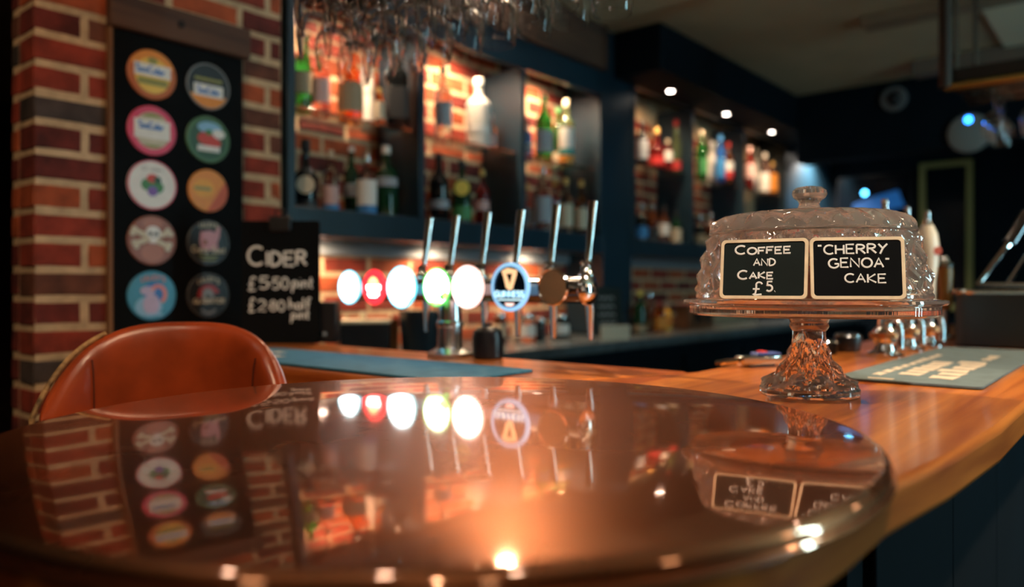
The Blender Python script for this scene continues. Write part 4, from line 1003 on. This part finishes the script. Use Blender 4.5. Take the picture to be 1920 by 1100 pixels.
MB().lathe([(0, .0905), (.014, .0905), (.019, .11), (.017, .14), (.021, .20), (.019, .215), (0, .215)], 20).build('grip', wood_mat('grip_wood', (.55, .26, .05), (.32, .13, .02), 2, .4, .3), t)
MB().lathe([(0, .2152), (.024, .2152), (.026, .222), (.014, .230), (.010, .240), (.006, .248), (0, .25)], 20).build('cap', CHROME, t)
t = thing('condiment_tub', 'dark navy tub with a chrome rim on the bar beyond the rubber mat', 'tub', (2.30, .0, WZ+.0004))
tb = MB(); tb.prism(rrect(.0, .36, .12, .405, .05), .0, .138); tb.build('body', NAVY, t, bevel=.004)
ro = rrect(-.006, .366, .114, .411, .055); MB().tube([(x, y, .143) for x, y in ro], .007, 8, closed=True).build('rim', CHROME, t)
MB().prism(rrect(.01, .35, .13, .395, .045), .1385, .1405).build('inner_tray', BLACKP, t)
f = thing('tilted_stand', 'chrome A-frame stand with a thick dark handle resting on the dark tub', 'stand', (2.40, .25, WZ+.149))
def cc(px, py, z): u_, v_ = at_z(px, z); return (u_-2.40, v_-.25, hgt(py, z)-WZ-.149)
MB().tube([cc(1832, 534, 2.02), cc(1893, 455, 2.02)], .007, 10).build('strut', CHROME, f)
MB().tube([cc(1893, 455, 2.02), cc(1928, 398, 2.02)], .017, 14).build('sleeve', DCHROME, f)
MB().tube([cc(1888, 534, 1.98), cc(1930, 470, 1.99)], .006, 10).build('strut', CHROME, f)
MB().tube([cc(1832, 534, 2.02), cc(1888, 534, 1.98), cc(1960, 534, 1.93)], .006, 10).build('foot_rail', CHROME, f)
# low things behind the stem of the cake stand, on the bar's inner edge
u, v = at_z(1412, 1.565)
t = thing('soda_gun', 'chrome soda gun with a red and blue button plate on the inner bar edge', 'soda gun', (1.475, .592, WZ+.0004), TH-PI/2+R(20))
MB().prism([(-.05, -.014), (.045, -.014), (.052, 0), (.045, .014), (-.05, .014)], .004, .022).build('body', CHROME, t, bevel=.004)
MB().box(-.012, .040, -.0145, .012, .0225, .027).build('button_plate', BLU and dm('blue_plate', (.04, .08, .30)), t, bevel=.001)
MB().box(.0, .012, -.010, .008, .0272, .030).build('button', dm('red_button', (.7, .05, .05)), t)
MB().tube([(-.05, 0, .012), (-.075, .005, .010), (-.085, .02, .006)], .006, 10).build('nozzle', CHROME, t)
MB().box(-.03, .03, -.010, .010, 0, .004).build('rest', BLACKP, t)
for (px, z, rr, hh, lab) in ((1550, 1.80, .026, .034, 'small black and chrome jigger cup close behind the stand foot'), (1590, 1.86, .032, .046, 'black and chrome tumbler cup left of the hand pumps')):
    u, v = at_z(px, z)
    v = min(v, .60)
    t = thing('steel_cup', lab, 'cup', (u, v, WZ+.0004))
    MB().lathe([(0, 0), (rr*.8, 0), (rr*.85, .003), (rr, hh*.7), (rr*.9, hh*.92), (rr*.6, hh), (0, hh)], 28).build('body', BLACKP, t)
    MB().lathe([(rr*.95, hh*.78), (rr*1.02, hh*.80), (rr*.97, hh*.9), (rr*.86, hh*.94)], 28, closed=True).build('rim', CHROME, t)

# ------------------------------------------------ far wall of the room
def wall_uv(px, py): v, z = on_u(px, UF); return v, hgt(py, z)
v0, zt = wall_uv(1825, 298); v1, _ = wall_uv(1725, 310); zb = 1.05
t = thing('door_frame', 'dull gold framed dark opening on the far navy wall', 'frame', (UF-.002, (v0+v1)/2, zb))
hw = (v1-v0)/2; hh = zt-zb
GOLD = P('dull_gold_paint', (.30, .27, .09), .5)
for a, b in ((-hw, -hw+.045), (hw-.045, hw)): MB().box(-.03, 0, a, b, 0, hh).build('stile', GOLD, t, bevel=.004)
MB().box(-.03, 0, -hw+.0455, hw-.0455, hh-.045, hh).build('rail', GOLD, t, bevel=.004)
MB().box(-.03, 0, -hw+.0455, hw-.0455, 0, .045).build('rail', GOLD, t, bevel=.004)
MB().box(-.012, -.004, -hw+.046, hw-.046, .046, hh-.046).build('panel', P('dark_glazing', (.004, .008, .012), .15), t)
v0, zt = wall_uv(1712, 322); v1, _ = wall_uv(1572, 315); _, zb = wall_uv(1600, 420)
t = thing('wall_screen', 'black wall screen showing a dim blue shape at the far end of the bar', 'screen', (UF-.002, (v0+v1)/2, zb))
hw = (v1-v0)/2; hh = zt-zb
MB().box(-.05, 0, -hw, hw, 0, hh).build('case', BLACKP, t, bevel=.006)
MB().box(-.054, -.0505, -hw+.015, hw-.015, .015, hh-.015).build('display', P('screen_black', (.004, .006, .010), .15), t)
MB().prism([(-hw+.05, .12), (hw*.5, .05), (hw*.55, .16), (hw*.2, .20), (-hw+.10, .26)], 0, .002, M=T(-.0565, 0, 0) @ Matrix(((0, 0, 1, 0), (1, 0, 0, 0), (0, 1, 0, 0), (0, 0, 0, 1)))).build('picture', P('screen_blue', (.01, .06, .2), .4, emit=(.01, .10, .32), es=.35), t, smooth=0)
v, z = wall_uv(1625, 363)
MB().lathe([(0, 0), (.020, 0), (.016, .008), (0, .010)], 16, M=T(-.0566, v-t.location.y, z-t.location.z) @ Matrix.Rotation(-PI/2, 4, 'Y')).build('status_light', P('led_cyan', (.1, .5, 1), .4, emit=(.08, .50, 1.0), es=9), t)
def soffit_uv(px, py): v, z = on_u(px, 5.40); return v, hgt(py, z)
v, z = soffit_uv(1818, 250)
t = thing('wireless_access_point', 'round pale disc with a blue light on the navy soffit', 'access point', (5.398, v, z))
MB().lathe([(0, 0), (.112, 0), (.120, .010), (.112, .030), (.08, .040), (0, .044)], 40, M=Matrix.Rotation(-PI/2, 4, 'Y')).build('shell', P('pale_plastic', (.30, .30, .28), .5), t)
MB().lathe([(0, 0), (.022, 0), (.018, .006), (0, .008)], 16, M=T(-.036, .0, .075) @ Matrix.Rotation(-PI/2, 4, 'Y')).build('status_light', P('led_blue', (.05, .3, 1), .4, emit=(.02, .22, 1.0), es=8), t)
v, z = soffit_uv(1677, 186)
t = thing('security_camera', 'dome camera with a grey ring on the navy soffit under the ceiling', 'camera', (5.398, v, z))
MB().lathe([(.048, 0), (.080, 0), (.080, .02), (.072, .032), (.052, .032), (.048, .02)], 36, M=Matrix.Rotation(-PI/2, 4, 'Y'), closed=True).build('ring', P('grey_plastic', (.16, .16, .16), .5), t)
MB().lathe([(0, 0), (.0475, 0), (.046, .025), (.036, .042), (.02, .052), (0, .055)], 28, M=Matrix.Rotation(-PI/2, 4, 'Y')).build('dome', BLACKP, t)
# ceiling timbers by the right rack
struct(box('trim_3', P('brown_ceiling_trim', (.26, .19, .12), .8), None, 4.02, 4.14, -1.2, 1.10, CEZ-.05, CEZ-.001))
struct(box('trim_4', P('dark_ceiling_trim', (.16, .11, .08), .8), None, 4.99, 5.10, -1.2, 1.08, CEZ-.09, CEZ-.001))
struct(box('trim_5', P('pale_lit_ceiling_panel', (.80, .72, .52), .9), None, 4.15, 4.98, -1.2, .62, CEZ-.02, CEZ-.001))  # paler colour carries the brighter light on this part of the ceiling

# ------------------------------------------------ ceiling spots over the bar and room (modelled fittings; two added for extra light)
for i, (u, v, e, c, lab, tgt, sp) in enumerate((
    (1.62, 2.05, 230, WARM, 'ceiling spotlight in front of the bottle shelving', (1.22, .32, 1.1), 0.50),
    (2.45, 2.03, 44, WARM, 'added ceiling spotlight for glow on the copper, in front of the wide navy column', (.80, .45, 1.1), 0.75),  # added to spread the warm glow across the copper top
    (.25, -.25, 72, (1, .84, .66), 'added ceiling spotlight brightening the chalk signs from the front', (1.10, .40, 1.15), 0.75),  # added front light for the chalk signs and the dome
    (2.3, -.5, 110, WARM, 'ceiling spotlight above the customer side of the bar', (1.75, .30, 1.0), 1.0),
    (-.35, .9, 36, WARM, 'ceiling spotlight facing the brick pier', (.95, 2.2, 1.3), 1.0),
    (.05, .35, 38, WARM, 'ceiling spotlight above the leather stool', (.55, 1.3, 1.1), 0.9),
    (1.9, 1.3, 4, WARM, 'ceiling spotlight over the space behind the bar', (2.0, .8, 1.0), 1.5),
    (-1.2, -1.2, 24, WARM, 'ceiling spotlight in the room behind the camera', (-1.2, -1.0, 0), 2.2))):
    downlight(u, v, CEZ-.001, lab, e, c, size=.038, spot=sp, blend=.8, tilt=tgt, group='ceiling spotlights', radius=.04)

# ------------------------------------------------ added glowing globes out of view, for crystal sparkle and warm fill
FILLGLOW = P('fill_globe_glow', (.9, .8, .65), .4, emit=(1.0, .66, .38), es=4.5)
for k, (u, v, lab) in enumerate(((-1.3, .2, 'added glowing fill globe left of the copper top'), (-.9, -1.5, 'added glowing fill globe behind the camera on the left'), (.6, -1.7, 'added glowing fill globe straight behind the camera'), (1.9, -1.6, 'added glowing fill globe behind the bar corner'), (3.3, -1.1, 'added glowing fill globe at the far end of the customer side'))):
    t = thing('added_fill_globe', lab, 'fill globe', (u, v, 1.95), group='added fill globes out of view')
    MB().lathe([(0, -.085)]+[(.085*math.cos(R(a)), .085*math.sin(R(a))) for a in range(-75, 76, 15)]+[(.02, .084)], 28).build('globe', FILLGLOW, t)
    MB().lathe([(0, .082), (.026, .082), (.026, .11), (.008, .125), (0, .125)], 18).build('globe_holder', BRASS, t)
    MB().tube([(0, 0, .125), (0, 0, CEZ-1.952)], .003, 8).build('cord', BLACKP, t)
